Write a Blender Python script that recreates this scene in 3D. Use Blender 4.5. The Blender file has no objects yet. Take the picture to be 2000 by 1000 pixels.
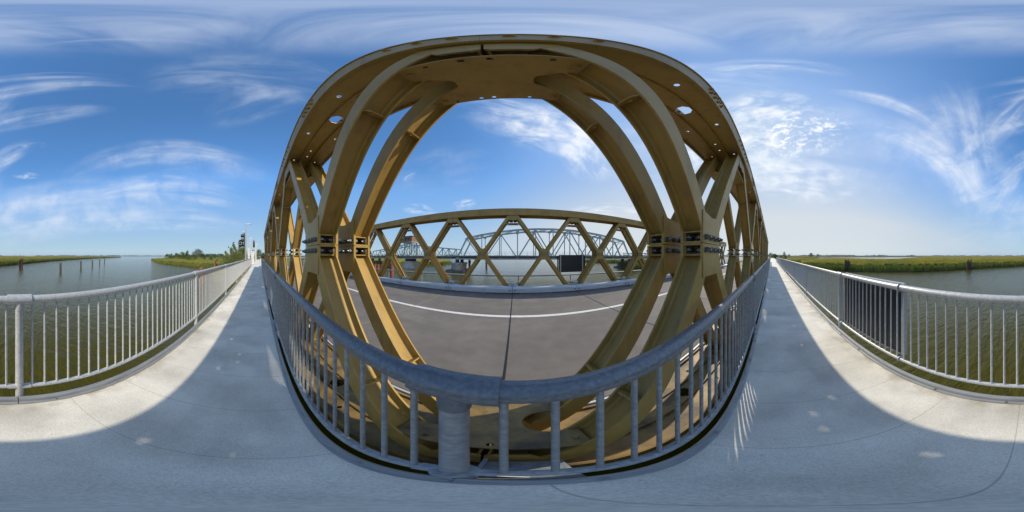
import bpy, bmesh, math, random
from mathutils import Vector, Matrix
from math import sin, cos, tan, atan2, radians as R, degrees, pi, hypot, sqrt
random.seed(7)
HAZE = 0.00013
S = bpy.context.scene
COL = S.collection
YAW = 1.2                 # the picture's middle looks 1.2 degrees left of the bridge's cross direction

# ---------------------------------------------------------------- camera
cam = bpy.data.cameras.new('Camera'); cam.type = 'PANO'
try: cam.panorama_type = 'EQUIRECTANGULAR'
except Exception: cam.cycles.panorama_type = 'EQUIRECTANGULAR'
cam.clip_start = 0.02; cam.clip_end = 30000
cob = bpy.data.objects.new('Camera', cam); COL.objects.link(cob)
cob.location = (0, 0, 0); cob.rotation_euler = (R(90), 0, R(YAW))
S.camera = cob

# ---------------------------------------------------------------- light
SUN_AZ, SUN_EL = 76.3, 37.3          # azimuth from +Y towards +X
SKY_STRENGTH, SUN_STRENGTH, EXPOSURE = 0.15, 2.0, 1.08
S.view_settings.view_transform = 'Standard'; S.view_settings.look = 'None'
S.view_settings.exposure = EXPOSURE; S.view_settings.gamma = 1.0
S.view_settings.use_curve_mapping = False
sl = bpy.data.lights.new('Sun', 'SUN'); sl.energy = SUN_STRENGTH; sl.angle = R(0.5); sl.color = (1.0, 0.90, 0.74)
so = bpy.data.objects.new('Sun', sl); COL.objects.link(so)
sd = Vector((sin(R(SUN_AZ))*cos(R(SUN_EL)), cos(R(SUN_AZ))*cos(R(SUN_EL)), sin(R(SUN_EL))))
so.rotation_euler = sd.to_track_quat('Z', 'Y').to_euler(); so.location = (20, 0, 30)

W = bpy.data.worlds.new('World'); S.world = W; W.use_nodes = True
wn, wl = W.node_tree.nodes, W.node_tree.links
try: W.cycles.sampling_method = 'MANUAL'; W.cycles.sample_map_resolution = 512
except Exception: pass
wn.clear()
def N(t, **kw):
    n = wn.new(t)
    for k, v in kw.items(): setattr(n, k, v)
    return n
def M(op, *a, clamp=False):
    n = N('ShaderNodeMath', operation=op, use_clamp=clamp)
    for i, v in enumerate(a):
        if isinstance(v, (int, float)): n.inputs[i].default_value = v
        else: wl.new(v, n.inputs[i])
    return n.outputs[0]
def smooth(v, lo, hi):
    n = N('ShaderNodeMapRange', interpolation_type='SMOOTHSTEP')
    wl.new(v, n.inputs[0]); n.inputs[1].default_value = lo; n.inputs[2].default_value = hi
    return n.outputs[0]
def dirpix(px, py):
    az, el = R((px-1000)*.18-YAW), R((500-py)*.18)
    return Vector((sin(az)*cos(el), cos(az)*cos(el), sin(el)))
tc = N('ShaderNodeTexCoord'); DIR = tc.outputs['Generated']
sep = N('ShaderNodeSeparateXYZ'); wl.new(DIR, sep.inputs[0])
DX, DY, DZ = sep.outputs
def dotc(c):
    n = N('ShaderNodeVectorMath', operation='DOT_PRODUCT')
    wl.new(DIR, n.inputs[0]); n.inputs[1].default_value = c
    return n.outputs['Value']
def noise(vec, scale, detail=6, rough=.55, dist=0.0):
    n = N('ShaderNodeTexNoise'); wl.new(vec, n.inputs['Vector'])
    n.inputs['Scale'].default_value = scale; n.inputs['Detail'].default_value = detail
    n.inputs['Roughness'].default_value = rough; n.inputs['Distortion'].default_value = dist
    return n.outputs[0]
def comb(x, y, z):
    n = N('ShaderNodeCombineXYZ')
    for i, v in enumerate((x, y, z)):
        if isinstance(v, (int, float)): n.inputs[i].default_value = v
        else: wl.new(v, n.inputs[i])
    return n.outputs[0]
seed = [0.0]
bn = N('ShaderNodeMapRange'); wl.new(noise(DIR, 7.0, 4, .6, .5), bn.inputs[0])
for i_, v_ in enumerate((.34, .62, .35, 1.1)): bn.inputs[i_+1].default_value = v_
BROAD = bn.outputs[0]
def wisp(px, py, ang, a, b, fu, fv, lo, hi, k, curve=0.0, dist=.6, detail=7):
    """one cloud: middle in degrees of sky (given as the photo's azimuth/height), long axis turned by ang,
    half-lengths a and b in degrees, streak frequencies along/across, noise threshold, density k"""
    c = dirpix(px, py); east = Vector((c.y, -c.x, 0)).normalized(); up = east.cross(c)
    if up.z < 0: up = -up
    t1 = east*cos(R(ang)) + up*sin(R(ang)); t2 = -east*sin(R(ang)) + up*cos(R(ang))
    u, v = dotc(t1), dotc(t2); front = M('GREATER_THAN', dotc(c), 0.0)
    if curve: v = M('SUBTRACT', v, M('MULTIPLY', M('MULTIPLY', u, u), curve))
    ua, vb = M('DIVIDE', u, sin(R(a))), M('DIVIDE', v, sin(R(b)))
    m = M('SUBTRACT', 1.0, M('ADD', M('MULTIPLY', ua, ua), M('MULTIPLY', vb, vb)), clamp=True)
    m = M('MULTIPLY', smooth(m, 0, 1.0), front)
    seed[0] += 3.17
    nv = noise(comb(M('MULTIPLY', u, fu), M('MULTIPLY', v, fv), seed[0]), 1.0, detail, .52, dist)
    return M('MULTIPLY', M('MULTIPLY', smooth(nv, lo, hi+.06), m), M('MULTIPLY', BROAD, k))
sky = N('ShaderNodeTexSky', sky_type='NISHITA')
sky.sun_disc = False; sky.sun_elevation = R(SUN_EL); sky.sun_rotation = R(SUN_AZ)
sky.altitude = 0; sky.air_density = 1.0; sky.dust_density = 0.3; sky.ozone_density = 2.0
# clouds: (px, py, angle, a, b, fu, fv, lo, hi, k)
CL = [
 (1075, 255, -24, 22, 10, 5, 12, .34, .62, .95, 0, .5), (1145, 315, -48, 10, 7, 10, 16, .36, .66, .9, 0, .6), (1120, 270, -30, 12, 6, 8, 16, .30, .60, .8, 0, .5),
 (955, 205, -16, 17, 7, 5, 22, .38, .80, .55, 0, .3),
 (820, 410, -5, 7, 2.4, 14, 36, .40, .70, .8, 0, .6), (905, 400, 14, 5, 2.4, 18, 34, .38, .68, .85, 0, .8),
 (1190, 410, 0, 16, 3, 8, 40, .36, .76, .65, 0, .4), (800, 345, 38, 3, 1.2, 14, 40, .36, .7, .6, 0, .4),
 (1550, 258, 12, 17, 11, 30, 40, .47, .62, .95, 0, .5, 9), (1490, 215, 14, 14, 8, 10, 20, .36, .68, .8, 0, .5),
 (1465, 285, 0, 10, 9, 12, 18, .32, .60, 1.0, 0, .5), (1560, 350, -8, 22, 9, 6, 18, .32, .76, .75, 0, .4), (1500, 330, 0, 12, 8, 8, 16, .3, .7, .7, 0, .4),
 (1515, 128, -4, 13, 3, 5, 26, .34, .76, .6, 0, .3),
 (1840, 310, -42, 26, 6, 3.5, 26, 0.22, 0.76, 0.74, -.25, .15), (1760, 210, -36, 17, 2.6, 4, 44, 0.24, 0.76, 0.58, -.3, .15),
 (1895, 265, -80, 22, 9, 3, 28, 0.26, 0.84, 0.58, 0, .15), (1950, 250, 58, 20, 5, 3.5, 28, 0.24, 0.80, 0.63, .3, .15),
 (1990, 320, 38, 16, 4, 3.5, 28, 0.24, 0.76, 0.63, 0, .15), (1925, 370, 20, 13, 8, 5, 16, 0.20, 0.74, 0.63, 0, .3), (1870, 330, -50, 14, 8, 4, 18, 0.20, 0.76, 0.54, 0, .2),
 (1965, 390, 62, 13, 6, 4, 24, 0.24, 0.80, 0.54, 0, .2), (1880, 385, -75, 4, 1.4, 8, 30, 0.26, 0.74, 0.47, 0, .3),
 (60, 172, 15, 22, 2.8, 3, 34, 0.24, 0.78, 0.52, .25, .15), (30, 235, 17, 24, 4, 3, 28, 0.24, 0.76, 0.59, .25, .15),
 (60, 150, 8, 18, 1.6, 3, 50, 0.28, 0.79, 0.40, .3, .15), (58, 285, 8, 6, 1.8, 12, 34, 0.34, 0.72, 0.67, 0, .5),
 (50, 343, 0, 5, 1.5, 16, 40, 0.36, 0.72, 0.61, 0, .5), (0, 320, 30, 10, 2, 5, 34, 0.30, 0.74, 0.47, 0, .2),
 (300, 298, 5, 32, 5.5, 3, 26, 0.20, 0.82, 0.57, -.15, .25), (330, 368, -3, 32, 6, 3, 24, 0.22, 0.84, 0.70, -.15, .3),
 (50, 420, 8, 44, 12, 3, 14, 0.16, 0.84, 0.60, 0, .4), (300, 430, 0, 40, 6, 3, 24, 0.24, 0.88, 0.56, 0, .3),
 (500, 150, -8, 22, 10, 4, 14, .30, .90, 0.42, 0, .6), (490, 205, 30, 14, 7, 4, 18, 0.28, 0.86, 0.35, 0, .4),
 (250, 77, 0, 9, .7, 4, 60, .34, .76, 0.31, 0, .15), (690, 270, 15, 4, 1.5, 16, 30, .42, .7, .7, 0, .5),
 (1330, 290, -20, 12, 9, 8, 16, .32, .7, .9, 0, .4), (1400, 150, -10, 14, 6, 5, 18, 0.30, 0.80, 0.52, 0, .3),
 (1880, 300, -60, 26, 17, 2, 7, .18, .85, 0.65, 0, .3), (1620, 300, 0, 34, 22, 2.5, 6, .22, .90, .45, 0, .4), (1250, 300, 0, 24, 20, 3, 8, .25, .9, .4, 0, .4),
 (160, 400, 5, 50, 11, 2, 10, .15, .85, 0.70, 0, .3), (380, 330, 4, 26, 9, 2.5, 12, .22, .85, 0.44, -.1, .3), (860, 330, 10, 20, 10, 3, 9, .3, .95, .3, 0, .4),
]
tot = None
for c in CL:
    v = M('SUBTRACT', 1.0, M('MINIMUM', wisp(*c), .98))
    tot = v if tot is None else M('MULTIPLY', tot, v)
# thin veil round the zenith and milky air near the horizon, thicker towards the sun
nz = noise(comb(M('MULTIPLY', DX, 2.0), M('MULTIPLY', DY, 5.0), .3), 1.3, 5, .55, .6)
veil = M('MULTIPLY', M('MULTIPLY', smooth(DZ, .93, .995), smooth(nz, .2, .75)), .55)
tosun = dotc(Vector((sd.x, sd.y, 0)).normalized())
hz = M('MULTIPLY', smooth(DZ, .56, -.02), M('ADD', .50, M('MULTIPLY', smooth(tosun, -.6, .9), .30)))
hz = M('ADD', hz, M('MULTIPLY', smooth(tosun, -.15, .85), .42))
hz2 = M('MULTIPLY', smooth(DZ, .26, 0.0), .25)
tot = M('MULTIPLY', tot, M('SUBTRACT', 1.0, veil))
cloud = M('SUBTRACT', 1.0, tot)
haze_a = M('MINIMUM', M('ADD', hz, hz2), .9)
def mixc(f, a, b):
    n = N('ShaderNodeMix', data_type='RGBA'); wl.new(f, n.inputs[0])
    for i, v in ((6, a), (7, b)):
        if isinstance(v, tuple): n.inputs[i].default_value = (*v, 1)
        else: wl.new(v, n.inputs[i])
    return n.outputs[2]
tint = N('ShaderNodeMix', data_type='RGBA', blend_type='MULTIPLY'); tint.inputs[0].default_value = 1
wl.new(sky.outputs[0], tint.inputs[6]); tint.inputs[7].default_value = (.37, .59, .735, 1)
sp_ = N('ShaderNodeSeparateXYZ'); wl.new(tint.outputs[2], sp_.inputs[0])
mx_c = M('MAXIMUM', M('MAXIMUM', sp_.outputs[0], sp_.outputs[1]), sp_.outputs[2])
cap = N('ShaderNodeVectorMath', operation='SCALE'); wl.new(tint.outputs[2], cap.inputs[0])
wl.new(M('MINIMUM', 1.0, M('DIVIDE', 2.75, M('MAXIMUM', mx_c, .01))), cap.inputs['Scale'])      # the air round the sun stays below white
hcol = mixc(smooth(tosun, -.3, .9), (1.45, 1.82, 2.3), (2.3, 2.42, 2.5))
c1 = mixc(haze_a, cap.outputs[0], hcol)
warm = mixc(smooth(tosun, -.2, .95), (2.4, 2.65, 3.05), (3.5, 3.55, 3.6))
c2 = mixc(cloud, c1, warm)
bg = N('ShaderNodeBackground'); wl.new(c2, bg.inputs[0]); bg.inputs[1].default_value = SKY_STRENGTH
wo = N('ShaderNodeOutputWorld'); wl.new(bg.outputs[0], wo.inputs[0])

# ---------------------------------------------------------------- materials
def mat(name, col, rough=.6, metal=0.0, var=.0, vscale=6.0, col2=None, bump=0.0, bscale=60.0, spec=.5, stretch=None, lo=.4, hi=.65, world=False):
    m = bpy.data.materials.new(name); m.use_nodes = True
    nt = m.node_tree; b = nt.nodes['Principled BSDF']
    b.inputs['Base Color'].default_value = (*col, 1); b.inputs['Roughness'].default_value = rough
    b.inputs['Metallic'].default_value = metal; b.inputs['Specular IOR Level'].default_value = spec
    g = nt.nodes.new('ShaderNodeTexCoord')
    src = g.outputs['Object']
    if world:
        ge = nt.nodes.new('ShaderNodeNewGeometry'); src = ge.outputs['Position']
    if stretch:
        mp = nt.nodes.new('ShaderNodeMapping'); mp.inputs['Scale'].default_value = stretch
        nt.links.new(src, mp.inputs[0]); src = mp.outputs[0]
    if col2 is not None:
        n = nt.nodes.new('ShaderNodeTexNoise'); n.inputs['Scale'].default_value = vscale
        n.inputs['Detail'].default_value = 8; n.inputs['Roughness'].default_value = .6
        nt.links.new(src, n.inputs['Vector'])
        r = nt.nodes.new('ShaderNodeMapRange'); r.inputs[1].default_value = lo; r.inputs[2].default_value = hi
        nt.links.new(n.outputs[0], r.inputs[0])
        x = nt.nodes.new('ShaderNodeMix'); x.data_type = 'RGBA'
        x.inputs[6].default_value = (*col, 1); x.inputs[7].default_value = (*col2, 1)
        nt.links.new(r.outputs[0], x.inputs[0]); nt.links.new(x.outputs[2], b.inputs['Base Color'])
        rr = nt.nodes.new('ShaderNodeMapRange'); rr.inputs[3].default_value = max(.05, rough-.12); rr.inputs[4].default_value = min(1, rough+.12)
        nt.links.new(n.outputs[0], rr.inputs[0]); nt.links.new(rr.outputs[0], b.inputs['Roughness'])
    if bump:
        n2 = nt.nodes.new('ShaderNodeTexNoise'); n2.inputs['Scale'].default_value = bscale; n2.inputs['Detail'].default_value = 5
        nt.links.new(src, n2.inputs['Vector'])
        bp = nt.nodes.new('ShaderNodeBump'); bp.inputs['Strength'].default_value = bump; bp.inputs['Distance'].default_value = .01
        nt.links.new(n2.outputs[0], bp.inputs['Height']); nt.links.new(bp.outputs[0], b.inputs['Normal'])
    return m
PAINT = mat('ochre_paint', (.405, .262, .066), .45, 0, col2=(.35, .222, .055), vscale=3.0, world=True, bump=.05, bscale=40)
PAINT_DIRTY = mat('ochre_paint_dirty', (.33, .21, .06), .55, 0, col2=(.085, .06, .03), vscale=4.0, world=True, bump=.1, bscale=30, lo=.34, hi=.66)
def weather(m, k):
    nt = m.node_tree; b = nt.nodes['Principled BSDF']; L = nt.links; x = b.inputs['Base Color'].links[0].from_socket
    g = nt.nodes.new('ShaderNodeNewGeometry')
    def layer(x, st, scale, lo, hi, col, amount):
        mp = nt.nodes.new('ShaderNodeMapping'); mp.inputs['Scale'].default_value = st; L.new(g.outputs['Position'], mp.inputs[0])
        n = nt.nodes.new('ShaderNodeTexNoise'); n.inputs['Scale'].default_value = scale; n.inputs['Detail'].default_value = 8; n.inputs['Roughness'].default_value = .65
        L.new(mp.outputs[0], n.inputs['Vector'])
        r = nt.nodes.new('ShaderNodeMapRange'); r.inputs[1].default_value = lo; r.inputs[2].default_value = hi; r.inputs[4].default_value = amount
        L.new(n.outputs[0], r.inputs[0])
        q = nt.nodes.new('ShaderNodeMix'); q.data_type = 'RGBA'; L.new(r.outputs[0], q.inputs[0]); L.new(x, q.inputs[6]); q.inputs[7].default_value = (*col, 1)
        return q.outputs[2]
    x = layer(x, (9, 9, .55), 1.0, .52, .74, (.17, .105, .035), .55*k)      # drip streaks
    x = layer(x, (1, 1, 1), 5.0, .56, .72, (.36, .26, .10), .35*k)           # chalky fading
    x = layer(x, (1, 1, 1), 28.0, .69, .73, (.10, .04, .018), .8*k)         # rust flecks
    x = layer(x, (1, 1, 1), 1.3, .58, .78, (.19, .14, .075), .5*k)          # grime
    L.new(x, b.inputs['Base Color'])
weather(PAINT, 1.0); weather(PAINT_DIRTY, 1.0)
BOLT = mat('zinc_bolt', (.20, .22, .24), .36, .8, col2=(.12, .13, .14), vscale=30)
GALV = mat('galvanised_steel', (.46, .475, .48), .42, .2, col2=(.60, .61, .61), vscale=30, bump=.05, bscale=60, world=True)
GALV_IN = mat('shaded_galvanised', (.22, .245, .27), .42, .3, col2=(.34, .365, .38), vscale=30, bump=.05, bscale=60, world=True)  # inner railing: same steel, its shade put into a darker base colour
GALV_DARK = mat('dark_galvanised', (.12, .14, .165), .40, .3, col2=(.185, .205, .23), vscale=70, bump=.06, bscale=60, world=True)  # inner handrail and sleeves, a darker tone than the inner balusters
GALV_DULL = mat('dull_galvanised', (.36, .385, .40), .6, .35, col2=(.46, .47, .47), vscale=14, bump=.08, world=True)
ALU = mat('pale_steel_kerb', (.36, .375, .385), .5, .3, col2=(.26, .27, .28), vscale=9, stretch=(.4, 3, 3), world=True)
BARRIER = mat('white_grey_barrier', (.62, .64, .66), .5, .15, col2=(.50, .52, .55), vscale=7, stretch=(.3, 2, 2), world=True)
BOARD = mat('dark_board', (.022, .028, .034), .42, 0, col2=(.03, .037, .045), vscale=5)
WHITE = mat('white_paint', (.62, .62, .61), .5, 0, col2=(.50, .50, .49), vscale=5)
BLACK = mat('black_housing', (.012, .013, .015), .5)
RED = mat('red_paint', (.50, .05, .03), .5)
ORANGE = mat('weathered_red_steel', (.34, .12, .07), .7, 0, col2=(.22, .09, .06), vscale=4)
RUST = mat('rusty_pile', (.11, .055, .035), .85, 0, col2=(.05, .035, .03), vscale=5, bump=.5, bscale=15)
PILE = mat('grey_timber_pile', (.25, .24, .225), .85, 0, col2=(.07, .06, .05), vscale=4, stretch=(3, 3, .5), bump=.4, bscale=14)
RAILBR = mat('grey_green_bridge_paint', (.46, .54, .55), .55, 0, col2=(.34, .39, .39), vscale=.7, world=True)
RAILDK = mat('dark_bridge_deck', (.035, .035, .035), .8, 0, col2=(.06, .055, .05), vscale=1.0, world=True)
STONE = mat('pier_concrete', (.42, .40, .35), .85, 0, col2=(.25, .235, .20), vscale=.9, world=True, bump=.3, bscale=6)
STONE_DK = mat('dark_wet_concrete', (.12, .11, .09), .85, 0, col2=(.22, .20, .17), vscale=1.2, world=True)
BRICK = mat('brick', (.24, .12, .08), .85, 0, col2=(.17, .10, .075), vscale=3)
SLATE = mat('grey_cladding', (.12, .13, .14), .7)
BARK = mat('bark', (.10, .075, .05), .9, 0, col2=(.05, .04, .03), vscale=8)
MESHW = mat('wire', (.42, .44, .46), .5, .5)
LENS = mat('lamp_lens', (.02, .02, .022), .15)
REDLENS = mat('red_lens', (.25, .01, .01), .3)

def leafmat(name, c1, c2, vscale=.4):
    m = mat(name, c1, .6, 0, col2=c2, vscale=vscale, world=True, spec=.25, lo=.35, hi=.65)
    nt = m.node_tree; b = nt.nodes['Principled BSDF']; o = nt.nodes['Material Output']
    t = nt.nodes.new('ShaderNodeBsdfTranslucent'); t.inputs[0].default_value = (c1[0]*1.3, c1[1]*1.3, c1[2]*.7, 1)
    mx = nt.nodes.new('ShaderNodeMixShader'); mx.inputs[0].default_value = .42
    nt.links.new(b.outputs[0], mx.inputs[1]); nt.links.new(t.outputs[0], mx.inputs[2]); nt.links.new(mx.outputs[0], o.inputs[0])
    return m
WILLOW = leafmat('willow_leaf', (.27, .31, .11), (.42, .43, .19), .8)
BUSH = leafmat('bush_leaf', (.15, .21, .05), (.24, .26, .07), .5)
DARKLEAF = leafmat('dark_leaf', (.10, .15, .05), (.17, .21, .07), .4)
REED = leafmat('reed_leaf', (.10, .145, .03), (.31, .29, .075), .4)
REED_BRIGHT = leafmat('young_reed_leaf', (.16, .215, .04), (.30, .265, .06), .3)
REEDTOP = mat('reed_tops', (.25, .185, .022), .95, 0, spec=.02, col2=(.10, .13, .02), vscale=.09, world=True, bump=1.0, bscale=1.5, stretch=(1, 1, .2))
FARW = mat('distant_woods', (.035, .055, .045), .9, 0, col2=(.05, .07, .06), vscale=.01, world=True)

def concrete():
    m = mat('walkway_concrete', (.74, .70, .605), .85, 0, col2=(.85, .81, .71), vscale=1.6, world=True, bump=.35, bscale=120, lo=.35, hi=.7)
    nt = m.node_tree; b = nt.nodes['Principled BSDF']; L = nt.links
    base = b.inputs['Base Color'].links[0].from_socket
    g = nt.nodes.new('ShaderNodeNewGeometry'); sp = nt.nodes.new('ShaderNodeSeparateXYZ'); L.new(g.outputs['Position'], sp.inputs[0])
    def mm(op, a, c, e=None):
        n = nt.nodes.new('ShaderNodeMath'); n.operation = op
        for i, v in enumerate((a, c, e)):
            if v is None: continue
            if isinstance(v, (int, float)): n.inputs[i].default_value = v
            else: L.new(v, n.inputs[i])
        return n.outputs[0]
    def mapr(v, a, c, d, e):
        n = nt.nodes.new('ShaderNodeMapRange'); L.new(v, n.inputs[0])
        for i, q in enumerate((a, c, d, e)): n.inputs[i+1].default_value = q
        return n.outputs[0]
    def nz(scale, det=6, st=(1, 1, 1)):
        mp = nt.nodes.new('ShaderNodeMapping'); mp.inputs['Scale'].default_value = st; L.new(g.outputs['Position'], mp.inputs[0])
        n = nt.nodes.new('ShaderNodeTexNoise'); n.inputs['Scale'].default_value = scale; n.inputs['Detail'].default_value = det
        L.new(mp.outputs[0], n.inputs['Vector']); return n.outputs[0]
    def mul(c, f):
        n = nt.nodes.new('ShaderNodeMix'); n.data_type = 'RGBA'; n.blend_type = 'MULTIPLY'; n.inputs[0].default_value = 1
        L.new(c, n.inputs[6]); L.new(f, n.inputs[7]); return n.outputs[2]
    # slab joints every 0.625 m
    f = mm('ABSOLUTE', mm('SUBTRACT', mm('FRACT', mm('DIVIDE', mm('ADD', sp.outputs[0], 50.16), .62), 0), .5), 0)
    j = mapr(f, .4925, .499, 1.0, .62)
    # fine speckle, dirt blotches, lichen at the outer edge
    c = mul(base, j)
    c = mul(c, mapr(nz(130, 4), .35, .62, .84, 1.05))
    c = mul(c, mapr(nz(1.3, 8, (1.6, 1, 1)), .34, .64, .80, 1.06))
    c = mul(c, mapr(nz(46, 2), .70, .76, 1.0, .72))
    c = mul(c, mapr(nz(3.2, 9, (.5, 1, 1)), .52, .74, 1.0, .84))
    st = mm('MULTIPLY', mapr(sp.outputs[1], -1.28, -1.08, 1.0, 0.0), mapr(nz(5, 6), .45, .62, 0, 1))
    n = nt.nodes.new('ShaderNodeMix'); n.data_type = 'RGBA'; L.new(mm('MULTIPLY', st, .55), n.inputs[0]); L.new(c, n.inputs[6]); n.inputs[7].default_value = (.27, .23, .12, 1)
    L.new(n.outputs[2], b.inputs['Base Color'])
    return m
CONCRETE = concrete()

def asphalt():
    m = mat('asphalt', (.160, .143, .128), .85, 0, col2=(.195, .176, .158), vscale=2.2, world=True, bump=.5, bscale=160)
    nt = m.node_tree; b = nt.nodes['Principled BSDF']; L = nt.links
    base = b.inputs['Base Color'].links[0].from_socket
    g = nt.nodes.new('ShaderNodeNewGeometry'); sp = nt.nodes.new('ShaderNodeSeparateXYZ'); L.new(g.outputs['Position'], sp.inputs[0])
    def mm(op, a, c):
        n = nt.nodes.new('ShaderNodeMath'); n.operation = op
        for i, v in enumerate((a, c)):
            if isinstance(v, (int, float)): n.inputs[i].default_value = v
            else: L.new(v, n.inputs[i])
        return n.outputs[0]
    def nz(scale, st):
        mp = nt.nodes.new('ShaderNodeMapping'); mp.inputs['Scale'].default_value = st; L.new(g.outputs['Position'], mp.inputs[0])
        n = nt.nodes.new('ShaderNodeTexNoise'); n.inputs['Scale'].default_value = scale; n.inputs['Detail'].default_value = 6
        L.new(mp.outputs[0], n.inputs['Vector'])
        r = nt.nodes.new('ShaderNodeMapRange'); r.inputs[1].default_value = .38; r.inputs[2].default_value = .66; r.inputs[3].default_value = .91; r.inputs[4].default_value = 1.07
        L.new(n.outputs[0], r.inputs[0]); return r.outputs[0]
    tracks = nz(1.2, (.12, 1.0, 1)); sp2 = nz(90, (1, 1, 1)); bl = nz(.7, (1, 1.3, 1))
    x = base
    for f in (tracks, sp2, bl):
        n = nt.nodes.new('ShaderNodeMix'); n.data_type = 'RGBA'; n.blend_type = 'MULTIPLY'; n.inputs[0].default_value = 1
        L.new(x, n.inputs[6]); L.new(f, n.inputs[7]); x = n.outputs[2]
    L.new(x, b.inputs['Base Color'])
    return m
ASPHALT = asphalt()
SEAL = mat('joint_seal', (.012, .012, .013), .7)
TAN = mat('tan_joint', (.26, .20, .12), .8)
LINE = mat('lane_paint', (.70, .69, .66), .7, 0, col2=(.52, .51, .48), vscale=7, world=True, lo=.5, hi=.75)

def water():
    m = bpy.data.materials.new('water'); m.use_nodes = True
    nt = m.node_tree; b = nt.nodes['Principled BSDF']; L = nt.links
    b.inputs['Base Color'].default_value = (.060, .052, .001, 1); b.inputs['Roughness'].default_value = .06
    b.inputs['IOR'].default_value = 1.333; b.inputs['Specular IOR Level'].default_value = .34
    g = nt.nodes.new('ShaderNodeNewGeometry')
    def nz(scale, st, rot, dist=.3):
        mp = nt.nodes.new('ShaderNodeMapping'); mp.inputs['Scale'].default_value = st; mp.inputs['Rotation'].default_value = (0, 0, rot)
        L.new(g.outputs['Position'], mp.inputs[0])
        n = nt.nodes.new('ShaderNodeTexNoise'); n.inputs['Scale'].default_value = scale; n.inputs['Detail'].default_value = 3
        n.inputs['Distortion'].default_value = dist
        L.new(mp.outputs[0], n.inputs['Vector']); return n.outputs[0]
    a = nz(2.6, (1, .42, 1), R(70)); c = nz(6.5, (1, .5, 1), R(105)); d = nz(.35, (1, .5, 1), R(80))
    def add(x, y, k):
        n = nt.nodes.new('ShaderNodeMath'); n.operation = 'MULTIPLY_ADD'; L.new(y, n.inputs[0]); n.inputs[1].default_value = k; L.new(x, n.inputs[2]); return n.outputs[0]
    h = add(add(a, c, .35), d, 1.2)
    bp = nt.nodes.new('ShaderNodeBump'); bp.inputs['Strength'].default_value = .9; bp.inputs['Distance'].default_value = .12
    L.new(h, bp.inputs['Height']); L.new(bp.outputs[0], b.inputs['Normal'])
    return m
WATER = water()

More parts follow.
